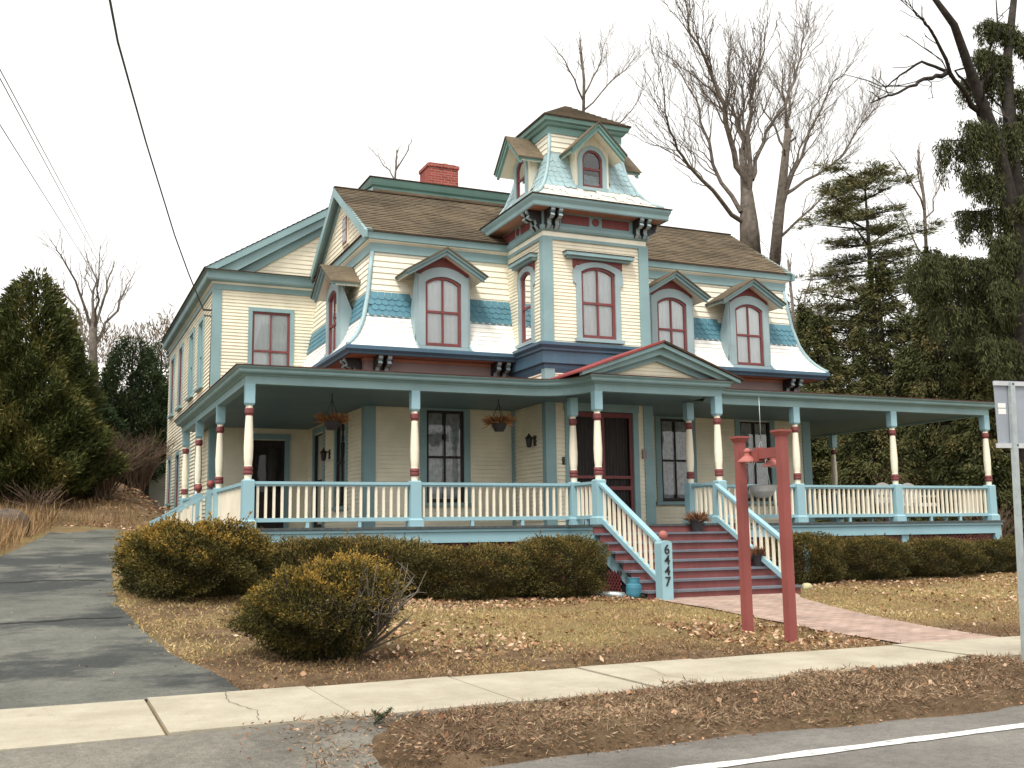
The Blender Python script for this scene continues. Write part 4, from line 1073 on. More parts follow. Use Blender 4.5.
# side steps towards the driveway
for y in (22.95, 24.95):
    nw = newel(PX0 - .02, y, .9, 2.30, .09, .085)
    pA = Vector((PX0 - .12, y, 2.16)); pB = Vector((PX0 - 1.0, y, 1.66))
    mb = MB(); mb.bar(pA, pB, .07, .05); mb.bar(pA - Vector((0, 0, .55)), pB - Vector((0, 0, .55)), .05, .05)
    mb.box(pB.x - .06, pB.x + .06, y - .06, y + .06, .75, 1.68)
    r = part(mb, 'side_stair_railing', 'rail')
    for i in range(6):
        c = pA.lerp(pB, (i + .7) / 6.8); mb = MB(); mb.box(c.x - .02, c.x + .02, c.y - .02, c.y + .02, c.z - .53, c.z - .02); part(mb, 'baluster', 'baluster', r)
mb = MB()
for i in range(3): mb.box(PX0 - .16 - .28 * (i + 1), PX0 - .16 - .28 * i + .0, 23.0, 24.9, .6, FLOOR - .17 * (i + 1))
part(mb, 'side_steps', 'tread')
# wall lanterns, bell push, mailbox
def sconce(T, x, z):
    mb = MB(T); mb.box(x - .06, x + .06, -.03, 0, z - .12, z + .1); mb.bar((x, -.02, z + .04), (x, -.16, z + .08), .02, .02)
    mb.T = T @ TL(x, -.16, z - .1); mb.lathe(0, 0, [(.03, -.06), (.055, -.04), (.075, .12), (.10, .13), (.03, .2), (.01, .24)], 8); part(mb, 'wall_lantern', 'black')
sconce(LEFT(TX0, 0), -20.1, 3.25); sconce(LEFT(XL, 0), -24.35, 3.2)
mb = MB(FRONT(0, YT)); mb.box(9.72, 9.78, -.03, 0, 2.7, 2.86); part(mb, 'door_bell', 'black')
mb = MB(FRONT(0, YT)); mb.box(11.64, 11.74, -.06, 0, 2.85, 3.05); part(mb, 'mailbox', 'mauve')
mb = MB(FRONT(0, YW)); mb.tube([(12.9, -.04, 1.5), (12.9, -.04, 2.02), (12.98, -.04, 2.06)], .02, 6); part(mb, 'drain_pipe', 'black')
# house ends, wires bracket
mb = MB(LEFT(XG, 0)); mb.bar((-26.95, -.02, 7.0), (-26.95, -.25, 7.0), .04, .04); mb.bar((-26.95, -.02, 6.85), (-26.95, -.22, 6.85), .03, .03); mb.tube([(-26.9, -.03, 7.2), (-26.9, -.04, 5.0)], .02, 6); part(mb, 'wire_bracket', 'black')

# ------------------------------------------------------------------ hanging baskets, pots and other small things
def hang_basket(x, y, zb, name, label, kind):
    t = thing(name, (x, y, zb), label, 'plant pot', 'planters hanging from the porch ceiling')
    r, h = (.17, .2) if kind == 'dry' else (.30, .25)
    mb = MB(); mb.lathe(x, y, [(r * .55, zb), (r * .82, zb + h * .45), (r, zb + h * .95), (r * 1.04, zb + h), (r * .93, zb + h), (r * .88, zb + h * .8)], 18); part(mb, 'bowl', 'plastic' if kind == 'dry' else 'bowl', t)
    mb = MB(); top = CEIL if kind == 'dry' else 4.14
    for k in range(3):
        a = 2 * PI * k / 3 + .4; mb.tube([(x + r * math.cos(a), y + r * math.sin(a), zb + h), (x, y, zb + h + (.38 if kind == 'dry' else .95))], .006, 4)
    mb.tube([(x, y, zb + h + (.36 if kind == 'dry' else .93)), (x, y, top)], .009, 5); part(mb, 'hanger', 'black' if kind == 'dry' else 'galv', t)
    if kind == 'dry':
        n = 420; a = nr.uniform(0, 2 * PI, n); rr = r * np.sqrt(nr.uniform(0, 1, n)) * .8
        P = np.stack([x + rr * np.cos(a), y + rr * np.sin(a), np.full(n, zb + h * .85)], 1)
        D = np.stack([np.cos(a) * 1.1, np.sin(a) * 1.1, nr.uniform(.1, .8, n)], 1) + nr.normal(0, .25, (n, 3))
        leaves('dried_plant', P, D, nr.uniform(.12, .30, n), .03, nr.uniform(0, 1, n), L_['dried'], t)
hang_basket(4.87, 19.6, 3.30, 'hanging_basket', 'dark hanging basket of dried stems near the left corner of the porch', 'dry')
hang_basket(8.25, 19.4, 3.34, 'hanging_basket', 'dark hanging basket of dried stems just left of the tower wall', 'dry')
hang_basket(13.84, 18.29, 1.99, 'hanging_basket', 'pale grey bowl planter hanging on long cords right of the steps', 'bowl')
def pot(x, y, z, label, mat='plastic', s=1.0):
    t = thing('flower_pot', (x, y, z), label, 'plant pot', 'flower pots on the front steps')
    mb = MB(); mb.lathe(x, y, [(.10 * s, z), (.135 * s, z + .2 * s), (.15 * s, z + .2 * s), (.15 * s, z + .24 * s), (.125 * s, z + .24 * s), (.12 * s, z + .2 * s)], 14); part(mb, 'pot', mat, t)
    n = 500; a = nr.uniform(0, 2 * PI, n); rr = .11 * s * np.sqrt(nr.uniform(0, 1, n))
    P = np.stack([x + rr * np.cos(a), y + rr * np.sin(a), np.full(n, z + .2 * s)], 1)
    D = np.stack([np.cos(a) * rr * 7, np.sin(a) * rr * 7, nr.uniform(.4, 1, n)], 1) + nr.normal(0, .3, (n, 3))
    leaves('dead_plant', P, D, nr.uniform(.1, .25, n) * s, .02, nr.uniform(0, .5, n), L_['litter'], t)
zs_ = lambda i: FLOOR - rise * i
pot(11.42, ys - run * 1 + .14, zs_(1), 'dark pot of dead plants high on the front steps, right of centre')
pot(12.02, ys - run * 5 + .13, zs_(5), 'dark pot of dead plants low on the steps beside the right railing', s=.95)
pot(9.80, ys - run * 1 + .13, zs_(1), 'dark pot of dead plants high on the front steps, beside the left railing')
t = thing('propane_tank', (9.17, 15.78, .17), 'small blue propane tank standing beside the bottom of the front steps', 'gas tank')
x, y, z = 9.17, 15.78, .17
mb = MB(); mb.lathe(x, y, [(.10, z), (.10, z + .02), (.13, z + .05), (.14, z + .09), (.14, z + .20), (.13, z + .25), (.08, z + .285), (.04, z + .295)], 18); part(mb, 'cylinder', 'tank', t)
mb = MB()
for k in range(16):
    a0 = 2 * PI * k / 16; a1 = 2 * PI * (k + 1) / 16
    if 4 < k < 7: continue
    mb.add([(x + .10 * math.cos(a), y + .10 * math.sin(a), zz) for a, zz in ((a0, z + .275), (a1, z + .275), (a1, z + .36), (a0, z + .36))], [(0, 1, 2, 3)])
mb.lathe(x, y, [(.10, z + .355), (.108, z + .36), (.10, z + .365)], 16); part(mb, 'collar', 'tank', t)
mb = MB(); mb.lathe(x, y, [(.025, z + .29), (.025, z + .33), (.04, z + .335), (.04, z + .345)], 10); part(mb, 'valve', 'galv', t)
t = thing('downspout_elbow', (9.0, 15.95, .2), 'short grey drain pipe on the ground beside the blue propane tank', 'pipe')
mb = MB(); mb.tube([(8.55, 16.1, .27), (8.95, 15.95, .24), (9.05, 15.9, .23)], .06, 10); part(mb, 'pipe', 'galv', t)
# bell-lamp frame: two red posts at right angles to the street
t = thing('post_frame', (8.04, 10.65, .03), 'two dark red square posts with a short crossbeam and bell-shaped lamps', 'sign posts')
for (x, y, zt) in ((8.11, 11.16, 2.44), (7.98, 10.15, 2.43)):
    mb = MB(); mb.box(x - .053, x + .053, y - .053, y + .053, -.05, zt); mb.taper(x, y, zt, zt + .05, .056, .085); mb.box(x - .09, x + .09, y - .09, y + .09, zt + .05, zt + .075); part(mb, 'post', 'brick_red', t)
mb = MB(); mb.bar((7.99, 10.21, 2.25), (8.10, 11.10, 2.25), .07, .12); mb.bar((8.04, 10.64, 2.25), (8.055, 10.73, 2.25), .11, .17); part(mb, 'crossbeam', 'brick_red', t)
for (x, y, zc) in ((8.00, 10.86, 2.29), (8.15, 10.56, 2.22)):
    mb = MB(); mb.bar((8.06, y, zc + .02), (x, y, zc + .03), .03, .03)
    mb.lathe(x, y, [(.125, zc - .125), (.118, zc - .105), (.075, zc - .07), (.04, zc - .045), (.036, zc - .01), (.046, zc + .0), (.046, zc + .02), (.015, zc + .05)], 16); lp = part(mb, 'bell_lamp', 'lampred', t)
    mb = MB(); mb.lathe(x, y, [(.025, zc - .14), (.04, zc - .11), (.02, zc - .07)], 10); part(mb, 'bulb', 'bowl', lp)
# street sign seen from behind
t = thing('street_sign', (8.49, 7.46, -.02), 'bare metal back of a rectangular road sign on a grey steel channel post', 'road sign')
mb = MB(); x, y = 8.60, 7.46
lean = .0
def chan(z0, z1):
    mb.box(x - .03, x + .03, y - .02, y - .012, z0, z1); mb.box(x - .03, x - .022, y - .012, y + .02, z0, z1); mb.box(x + .022, x + .03, y - .012, y + .02, z0, z1)
mb.T = TL(x, y, -.3) @ Matrix.Rotation(R(2.2), 4, 'Y') @ TL(-x, -y, .3)
chan(-.3, 2.75); part(mb, 'post', 'galv', t)
T0 = TL(8.66, 7.49, 2.43) @ Matrix.Rotation(R(-8), 4, 'Z')
mb = MB(T0); mb.box(-.13, .50, 0, .006, -.335, .335); part(mb, 'panel', 'signback', t)
mb = MB(T0); mb.box(-.14, .51, -.022, 0.0, .285, .325); part(mb, 'brace', 'bowl', t)
mb = MB(T0); mb.box(-.16, .51, -.022, 0.0, -.335, -.29); part(mb, 'brace', 'bowl', t)
mb = MB(T0); mb.box(-.10, -.01, -.003, 0.0, .0, .055); mb.box(-.10, -.01, -.003, 0.0, .065, .11); part(mb, 'sticker', 'wicker', t)
for zb in (.30, -.31):
    mb = MB(TL(8.72, 7.46, 2.43 + zb) @ Matrix.Rotation(R(90), 4, 'X')); mb.lathe(0, 0, [(.012, 0), (.012, .02)], 8); part(mb, 'bolt', 'black', t)
# porch seats behind the right railing
def wicker(x, y, lab):
    t = thing('wicker_chair', (x, y, FLOOR), lab, 'chair', 'white wicker chairs on the porch'); z = FLOOR
    mb = MB(); mb.box(x - .27, x + .27, y - .25, y + .25, z + .36, z + .44); part(mb, 'seat', 'wicker', t)
    mb = MB(); n = 10; pts = [(-.3, .44)] + [(-.3 * math.cos(PI * k / n), .72 + .24 * math.sin(PI * k / n)) for k in range(n + 1)] + [(.3, .44)]
    mb.T = TL(x, y + .26, z) @ Matrix.Rotation(R(-8), 4, 'X'); mb.prism(pts, -.02, .02); part(mb, 'backrest', 'wicker', t)
    for sx in (-1, 1):
        mb = MB(); mb.bar((x + sx * .3, y + .25, z + .62), (x + sx * .3, y - .25, z + .60), .07, .04); mb.bar((x + sx * .3, y - .23, z + .36), (x + sx * .3, y - .23, z + .6), .04, .04); part(mb, 'armrest', 'wicker', t)
        for sy in (-1, 1):
            mb = MB(); mb.bar((x + sx * .25, y + sy * .22, z), (x + sx * .25, y + sy * .22, z + .36), .045, .045); part(mb, 'leg', 'wicker', t)
wicker(18.6, 19.5, 'white wicker chair behind the far right porch railing, left one of two')
wicker(19.5, 19.6, 'white wicker chair behind the far right porch railing, right one of two')

# wires
def wire(name, pts, r, lab, group=None):
    mb = MB(); pts = [Vector(p) for p in pts]; out = []
    for i in range(len(pts) - 1):
        for k in range(5): out.append(pts[i].lerp(pts[i + 1], k / 5))
    out.append(pts[-1]); mb.tube(out, r, 5)
    return props(mb.build(name, 'wire'), lab, 'wire', group)
wire('service_cable', [(-.9, 1.5, 4.6), (.03, 9.0, 6.85), (.4, 12.5, 7.58), (.56, 14.0, 7.80), (.84, 16.0, 8.05), (1.3, 19.0, 8.30), (1.77, 21.5, 8.30), (2.32, 24.0, 8.05), (2.85, 25.8, 7.62), (3.35, 26.95, 7.02)], .016, 'thick dark service cable running down to the corner of the house')
wire('power_line', [(-1.95, 10, 8.0), (-1.15, 20.0, 9.67), (.84, 45.0, 13.84), (3.2, 75, 18.8)], .010, 'upper thin power line crossing the sky at far left')
wire('power_line', [(-1.94, 10, 7.84), (-1.14, 20.0, 9.50), (.86, 45.0, 13.45), (3.2, 75, 18.2)], .010, 'middle thin power line crossing the sky at far left')
wire('power_line', [(-2.1, 10, 7.4), (-1.21, 22.0, 9.37), (.74, 48.0, 13.59), (2.6, 75, 18)], .010, 'lowest thin power line crossing the sky at far left')
# stones
def stone(name, x, y, z, r, lab, mat):
    mb = MB(); n, k = 12, 7; vs = []; ph = rng.uniform(0, 6)
    for i in range(k + 1):
        for j in range(n):
            a = PI * i / k; b = 2 * PI * j / n; q = r * (1 + .16 * math.sin(3 * b + ph) * math.sin(a) + .12 * math.sin(2 * a + 2 * b + ph))
            vs.append((x + q * 1.15 * math.sin(a) * math.cos(b), y + q * math.sin(a) * math.sin(b), z + q * .8 * math.cos(a)))
    mb.add(vs, [(i * n + j, (i + 1) * n + j, (i + 1) * n + (j + 1) % n, i * n + (j + 1) % n) for i in range(k) for j in range(n)], 0, True)
    props(mb.build(name, mat), lab, 'rock')
stone('boulder', -.83, 25.4, float(H(-.8, 25.4)) + .25, .42, 'dark rounded boulder in the dead grass left of the driveway', 'stone')
stone('garden_stone', 13.0, 16.0,    .23, .10, 'small yellowish stone beside the right foot of the front steps', 'stonepale')

# ------------------------------------------------------------------ shed and far house
t = thing('garden_shed', (4.6, 43.5, 2.0), 'grey-green shed with a brown roof behind the rear of the house', 'shed')
mb = MB(FRONT(0, 41)); mb.courses(3.35, 7, 1.9, 4.1, .16, .012); mb.T = LEFT(3.35, 0); mb.courses(-46, -41, 1.9, 4.1, .16, .012)
mb.T = BACK(0, 46); mb.courses(-7, -3.35, 1.9, 4.1, .16); mb.T = RIGHT(7, 0); mb.courses(41, 46, 1.9, 4.1, .16); part(mb, 'wall', 'shedwall', t)
mb = MB(FRONT(0, 40.8)); mb.prism([(3.0, 3.75), (5.2, 5.5), (7.4, 3.75), (7.4, 3.85), (5.2, 5.62), (3.0, 3.87)], 0, 5.5); part(mb, 'roof', 'roof', t)
mb = MB(FRONT(0, 41)); mb.box(4.0, 4.7, -.05, 0, 2.6, 3.6); part(mb, 'window', 'dark', t)
mb = MB(); mb.box(3.7, 4.3, 42.5, 43.6, 4.2, 5.3); mb.box(3.62, 4.38, 42.4, 43.7, 5.3, 5.42); part(mb, 'roof_vent', 'shedwall', t)
t = thing('far_house', (4.5, 66, 4), 'distant house with a pale roof showing between the trees at left', 'house')
mb = MB(); mb.box(2.2, 8, 63, 69, 2, 9.6); part(mb, 'wall', 'shedwall', t)
mb = MB(LEFT(1.9, 0)); mb.prism([(-69.5, 9.3), (-66, 11.3), (-62.4, 9.3), (-62.4, 9.45), (-66, 11.5), (-69.5, 9.45)], 0, 6.5); part(mb, 'roof', 'farroof', t)

# ------------------------------------------------------------------ vegetation
def grow(mb, pts, r0, r1, depth, spread, twig, seg=6):
    """a limb along pts and its side branches"""
    pts = [Vector(p) for p in pts]; k = len(pts)
    fine = []
    for i in range(k - 1):
        n = 4 if depth > 1 else 2
        for j in range(n):
            f = j / n; p = pts[i].lerp(pts[i + 1], f)
            w = (pts[i + 1] - pts[i]).length * .03
            fine.append(p + Vector((rng.gauss(0, w), rng.gauss(0, w), rng.gauss(0, w * .5))) if (i or j) else p)
    fine.append(pts[-1])
    m = len(fine); rad = [r0 + (r1 - r0) * (i / (m - 1)) ** .8 for i in range(m)]
    mb.tube(fine, rad, seg, 0, caps=False)
    if depth <= 0: return
    L = sum((fine[i + 1] - fine[i]).length for i in range(m - 1))
    nb = max(2, int(L / twig[depth]))
    for b in range(nb):
        f = .18 + .82 * (b + rng.random()) / nb
        i = min(m - 2, int(f * (m - 1))); p = fine[i].lerp(fine[i + 1], f * (m - 1) - i)
        d = (fine[i + 1] - fine[i]).normalized()
        ax = Vector((rng.gauss(0, 1), rng.gauss(0, 1), rng.gauss(0, .5))); ax = (ax - d * ax.dot(d)).normalized()
        ang = R(rng.uniform(16, 40)) * spread
        nd = (d * math.cos(ang) + ax * math.sin(ang) + Vector((0, 0, .30))).normalized()
        ln = L * rng.uniform(.22, .46) * (1.15 - .62 * f)
        if ln < .25: continue
        q1 = p + nd * ln * .5 + Vector((rng.gauss(0, .04), rng.gauss(0, .04), rng.gauss(0, .02))) * ln
        q2 = p + (nd + Vector((rng.gauss(0, .12), rng.gauss(0, .12), .10))).normalized() * ln
        rr = max(rad[i] * rng.uniform(.28, .45), r1 * .8)
        grow(mb, [p, q1, q2], rr, max(.004, r1 * .7), depth - 1, spread, twig, 5 if depth > 2 else 3)
def bare_tree(name, limbs, rad, label, twig, base=None, depth=3, bark='bark', group='leafless trees', cut=1.0):
    if cut < 1: limbs = [limbs[0]] + [l[:-1] + [tuple(Vector(l[-2]).lerp(Vector(l[-1]), cut))] for l in limbs[1:]]
    loc = base or limbs[0][0]
    gz = float(H(loc[0], loc[1]))
    t = thing(name, (loc[0], loc[1], gz), label, 'tree', group)
    mb = MB(); p0 = Vector(limbs[0][0])
    mb.tube([(p0.x + rng.uniform(-.1, .1), p0.y, gz - .2), (p0.x, p0.y, gz + .8), p0.lerp(Vector((p0.x, p0.y, gz)), .4), p0], [rad[0] * 1.45, rad[0] * 1.15, rad[0] * 1.05, rad[0]], 10)
    l0 = [Vector(p) for p in limbs[0]]; rr = [rad[0] * (1 - .42 * (i / (len(l0) - 1)) ** 1.5) for i in range(len(l0))]
    lead = Vector(limbs[min(4, len(limbs) - 1)][1]); ext = [l0[-1].lerp(lead, f) for f in (.18, .4, .65)] if rad[0] > .5 else []
    mb.tube(l0 + ext, rr + [rad[0] * f for f in (.46, .34, .24)][:len(ext)], 10)
    part(mb, 'trunk', bark, t)
    mb = MB()
    for i, l in enumerate(limbs[1:], 1):
        r = rad[min(i, len(rad) - 1)]; grow(mb, l, r, max(.010, r * .11), depth, 1.0, twig)
    if depth > 1: grow(mb, [l0[-2], l0[-1]], rad[0] * .5, rad[0] * .3, 1, 1, twig)
    part(mb, 'branches', bark, t)
    return t
MAPLE_A = [[(30.18, 40.0, 13.91), (30.16, 40.0, 15.74), (30.12, 40.0, 17.22)], [(29.82, 40.0, 15.85), (27.0, 39.25, 17.39), (25.26, 38.5, 18.33), (24.16, 37.75, 19.62), (23.57, 37.0, 21.58)], [(29.73, 40.0, 16.33), (28.58, 41.0, 19.82), (28.79, 42.0, 22.71), (27.99, 43.0, 25.12)], [(30.12, 40.0, 17.07), (29.07, 39.62, 19.95), (27.91, 39.25, 22.47), (26.51, 38.88, 24.24), (26.04, 38.5, 25.51)], [(30.13, 40.0, 17.37), (30.4, 40.83, 21.1), (30.6, 41.67, 22.66), (31.41, 42.5, 27.05)], [(30.25, 40.0, 17.39), (30.02, 39.33, 21.14), (30.02, 38.67, 22.78), (30.24, 38.0, 25.24)], [(30.46, 40.0, 18.02), (31.46, 40.38, 20.21), (33.58, 40.75, 23.14), (34.91, 41.12, 26.3), (35.64, 41.5, 27.84)], [(30.12, 40.0, 17.22), (30.38, 40.33, 19.63), (30.62, 40.67, 22.89), (31.18, 41.0, 25.51)]]
MAPLE_B = [[(33.88, 43.0, 14.67), (34.27, 43.0, 17.01), (34.74, 43.0, 19.52), (35.24, 43.0, 22.35)], [(34.66, 43.0, 18.14), (35.56, 42.0, 21.37), (36.49, 41.0, 24.1), (37.5, 40.0, 25.5)], [(35.24, 43.0, 22.24), (35.86, 43.33, 24.83), (36.87, 43.67, 26.87), (38.11, 44.0, 29.02)], [(35.24, 43.0, 22.35), (34.64, 42.5, 24.3), (34.21, 42.0, 25.68)], [(34.69, 43.0, 18.64), (38.69, 43.83, 21.08), (42.03, 44.67, 24.44), (44.55, 45.5, 26.63)], [(34.16, 43.0, 16.19), (36.0, 42.0, 18.11), (38.19, 41.0, 20.07)], [(34.43, 43.0, 17.57), (36.43, 44.0, 21.18), (38.87, 45.0, 24.81), (40.64, 46.0, 27.94)], [(35.04, 43.0, 21.21), (34.58, 44.0, 23.76), (34.77, 45.0, 25.62)]]
SPRUCE = [[(28.31, 24.0, 4.65), (28.55, 23.8, 10.55), (27.77, 23.6, 13.77), (26.87, 23.4, 15.26), (25.85, 23.2, 17.2), (24.78, 23.0, 17.9)], [(28.01, 24.0, 14.37), (26.71, 23.5, 14.76), (25.22, 23.0, 15.42), (24.06, 22.5, 16.43), (22.9, 22.0, 16.57)], [(26.31, 24.0, 16.03), (24.58, 23.33, 15.19), (22.92, 22.67, 14.28), (21.04, 22.0, 13.35)], [(26.31, 24.0, 16.03), (25.47, 24.33, 16.37), (24.9, 24.67, 15.97), (24.55, 25.0, 15.6)], [(27.59, 24.0, 15.55), (28.85, 24.5, 17.04), (29.98, 25.0, 19.78)], [(28.48, 24.0, 4.65), (29.03, 24.12, 10.68), (29.25, 24.25, 14.75), (29.51, 24.38, 17.1), (30.35, 24.5, 19.98)], [(27.46, 24.0, 15.53), (26.63, 24.0, 16.16), (27.55, 24.0, 16.45)], [(28.95, 24.0, 14.61), (29.15, 24.5, 15.54), (29.21, 25.0, 16.07)], [(28.96, 24.0, 13.39), (27.11, 23.5, 13.14), (25.26, 23.0, 12.88)]]
BARE_TOWER = [[(27.66, 52.0, 23.94), (27.82, 52.0, 27.66), (27.61, 52.0, 30.12)], [(27.79, 52.0, 26.72), (29.49, 53.0, 29.64), (30.81, 54.0, 32.29)], [(27.72, 52.0, 26.4), (26.08, 51.0, 28.16), (24.83, 50.0, 28.4)], [(27.77, 52.0, 25.79), (30.56, 52.5, 28.65), (32.33, 53.0, 30.79)], [(28.12, 52.0, 24.0), (30.23, 51.5, 25.36), (31.74, 51.0, 27.9)]]
BARE_LEFT = [[(1.33, 40.0, 6.18), (1.2, 40.0, 7.98), (1.12, 40.0, 9.08)], [(1.13, 40.0, 8.71), (.67, 39.67, 10.07), (-.04, 39.33, 11.21), (-.38, 39.0, 11.63)], [(1.15, 40.0, 9.08), (1.18, 40.5, 10.67), (.8, 41.0, 11.89)], [(1.25, 40.0, 8.35), (1.51, 40.0, 10.21), (1.81, 40.0, 11.29)], [(1.26, 40.0, 8.17), (2.09, 41.0, 10.1), (2.64, 42.0, 11.53)], [(1.2, 40.0, 8.72), (1.28, 39.0, 9.98), (1.22, 38.0, 11.35)], [(1.09, 40.0, 8.16), (.36, 40.5, 9.86), (-.51, 41.0, 10.83)]]
BARE_RIGHT = [[(47.49, 46.0, 15.27), (47.68, 46.0, 20.85), (47.47, 46.0, 23.98)], [(47.59, 46.0, 18.97), (49.57, 46.5, 21.87), (51.03, 47.0, 24.82)], [(47.62, 46.0, 20.22), (45.82, 45.5, 22.33), (44.26, 45.0, 23.19)], [(47.58, 46.0, 17.12), (46.21, 46.5, 20.21), (45.22, 47.0, 21.49)]]
BARE_MID = [[(29.34, 36.0, 5.9), (29.32, 36.0, 9.83), (29.14, 36.0, 12.93)], [(29.3, 36.0, 9.38), (30.71, 36.5, 12.28), (31.54, 37.0, 14.34)], [(29.27, 36.0, 9.82), (28.02, 35.5, 12.26), (27.51, 35.0, 14.72)], [(29.32, 36.0, 8.95), (31.34, 36.0, 11.31), (32.58, 36.0, 12.79)]]
BARE_ROOF = [[(18.72, 60.0, 20.71), (18.71, 60.0, 22.94), (18.83, 60.0, 24.9)], [(18.71, 60.0, 22.94), (17.89, 60.5, 24.29), (17.39, 61.0, 25.18)], [(18.77, 60.0, 23.6), (19.39, 59.5, 24.8), (19.48, 59.0, 25.28)]]
TW = {3: .36, 2: .28, 1: .27, 4: 1.0}
bare_tree('bare_maple', MAPLE_A, [.54, .12, .12, .18, .16, .15, .13, .12], 'large leafless maple with a thick mossy trunk rising behind the right roof', TW, cut=.88)
bare_tree('bare_maple', MAPLE_B, [.31, .11, .105, .10, .105, .09, .09, .08], 'leafless tree with a slimmer forked trunk standing right of the large maple', TW, cut=.88)
TF = {3: .5, 2: .4, 1: .35}
bare_tree('bare_tree', BARE_TOWER, [.10, .06, .06, .055, .06], 'thin leafless tree showing above the tower roof', {3: .30, 2: .28, 1: .26})
bare_tree('bare_tree', BARE_ROOF, [.08, .05, .05], 'twiggy leafless tree top left of the chimney', {3: .28, 2: .26, 1: .26})
bare_tree('bare_tree', BARE_LEFT, [.17, .065, .07, .07, .07, .06, .06], 'many-stemmed leafless tree between the conifers at left', {3: .32, 2: .26, 1: .25})
bare_tree('bare_tree', BARE_RIGHT, [.11, .07, .07, .06], 'pale leafless tree rising behind the evergreens at right', TF)
bare_tree('bare_tree', BARE_MID, [.09, .05, .05, .05], 'thin leafless sapling at the right end of the roof', {3: .8, 2: .55, 1: .45})

def conifer(name, x, y, top, rad, label, mat, nb=95, per=210, z_low=.04, droop=.28, hang=.35, size=(.10, .21), shape=.85, jitter=.25, trunk=.22, group=None, width=.32, tone=.45, gap=0.0):
    gz = float(H(x, y)); h = top - gz
    t = thing(name, (x, y, gz), label, 'tree', group)
    mb = MB(); mb.tube([(x, y, gz - .2), (x + .05, y, gz + h * .5), (x, y, top - .2)], [trunk * 1.2, trunk * .8, .03], 8)
    Ps, Ds, Ls, Ts = [], [], [], []
    for b in range(nb):
        f = z_low + (1 - z_low) * ((b + rng.random()) / nb) ** 1.12
        az = b * 2.39996 + rng.uniform(-.4, .4)
        ln = rad * max(.06, (1 - f)) ** shape * rng.uniform(1 - jitter * 1.3, 1 + jitter)
        if gap and rng.random() < gap: ln *= .45
        z = gz + h * f; d = np.array([math.cos(az), math.sin(az), 0.]); lat = np.array([-d[1], d[0], 0.])
        rise0 = rng.uniform(-.05, .25)
        n = int(per * 2.4 * (.3 + .7 * ln / rad)); tt = np.sqrt(nr.uniform(.02, 1, n))
        side = nr.normal(0, 1, n) * width * ln * (1.1 - tt) + nr.normal(0, .06, n)
        P = np.array([x, y, z]) + d * (ln * tt)[:, None] + lat * side[:, None]
        P[:, 2] += rise0 * ln * tt - droop * ln * tt ** 2 - np.abs(nr.normal(0, hang * .35, n)) * (.4 + tt) + nr.normal(0, .05, n)
        D = d * .7 + lat * np.sign(side)[:, None] * .5 + np.array([0, 0, -hang]) + nr.normal(0, .35, (n, 3))
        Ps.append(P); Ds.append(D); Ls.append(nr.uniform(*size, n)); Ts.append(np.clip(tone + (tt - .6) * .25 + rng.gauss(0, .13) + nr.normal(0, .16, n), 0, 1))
        if b % 2 == 0 and ln > .8:
            mb.tube([(x, y, z), tuple(np.array([x, y, z + rise0 * ln * .5 - droop * ln * .25]) + d * ln * .5), tuple(np.array([x, y, z + rise0 * ln - droop * ln]) + d * ln * .95)], [.045, .03, .008], 4, 0, False)
    part(mb, 'trunk', 'darkbark', t)
    L = np.concatenate(Ls)
    leaves('crown', np.concatenate(Ps), np.concatenate(Ds), L, L * .27, np.concatenate(Ts), mat, t)
    return t
def arborvitae(name, x, y, top, rad, label, mat, n=30000, group=None, tone=.42):
    gz = float(H(x, y)); h = top - gz
    t = thing(name, (x, y, gz), label, 'tree', group)
    mb = MB(); mb.tube([(x, y, gz - .2), (x, y, top - .5)], [.18, .03], 8); part(mb, 'trunk', 'darkbark', t)
    f = 1 - np.sqrt(nr.uniform(0.0004, 1, n)); az = nr.uniform(0, 2 * PI, n)
    f = np.clip(f, 0, .995)
    r = rad * np.clip(1 - f, 0, 1) ** .62 * np.minimum(1, .72 + f * 3)
    lump = 1 + .15 * np.sin(az * 5 + f * 17) + .12 * np.sin(az * 9 - f * 31 + 1) + .10 * np.sin(az * 3 + f * 9 + 2)
    k = 1 - np.abs(nr.normal(0, .17, n))
    rr = r * lump * k
    P = np.stack([x + rr * np.cos(az), y + rr * np.sin(az), gz + .15 + h * f + nr.normal(0, .06, n)], 1)
    D = np.stack([np.cos(az) * .75, np.sin(az) * .75, nr.uniform(.1, 1.0, n)], 1) + nr.normal(0, .38, (n, 3))
    patch = .16 * np.sin(az * 4 + f * 12 + x) + .12 * np.sin(az * 11 + f * 29)
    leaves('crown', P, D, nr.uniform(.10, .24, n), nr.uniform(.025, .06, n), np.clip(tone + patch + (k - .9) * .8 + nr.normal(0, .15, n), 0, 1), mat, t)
    return t
G1 = 'evergreens along the left boundary'
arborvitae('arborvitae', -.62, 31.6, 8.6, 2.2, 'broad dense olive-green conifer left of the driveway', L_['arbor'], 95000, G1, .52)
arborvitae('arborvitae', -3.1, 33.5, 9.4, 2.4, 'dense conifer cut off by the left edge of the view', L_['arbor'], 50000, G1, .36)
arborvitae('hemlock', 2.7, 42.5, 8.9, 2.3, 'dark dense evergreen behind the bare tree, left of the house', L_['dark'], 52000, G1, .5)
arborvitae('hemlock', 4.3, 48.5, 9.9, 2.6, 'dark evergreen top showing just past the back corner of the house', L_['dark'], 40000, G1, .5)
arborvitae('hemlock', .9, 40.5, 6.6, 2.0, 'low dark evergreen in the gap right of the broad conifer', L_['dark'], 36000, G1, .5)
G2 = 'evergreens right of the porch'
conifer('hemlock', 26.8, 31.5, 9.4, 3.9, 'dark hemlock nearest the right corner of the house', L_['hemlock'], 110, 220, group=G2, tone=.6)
conifer('hemlock', 29.8, 31.4, 11.9, 4.1, 'tall dark hemlock below the white pine', L_['hemlock'], 125, 240, group=G2, tone=.55)
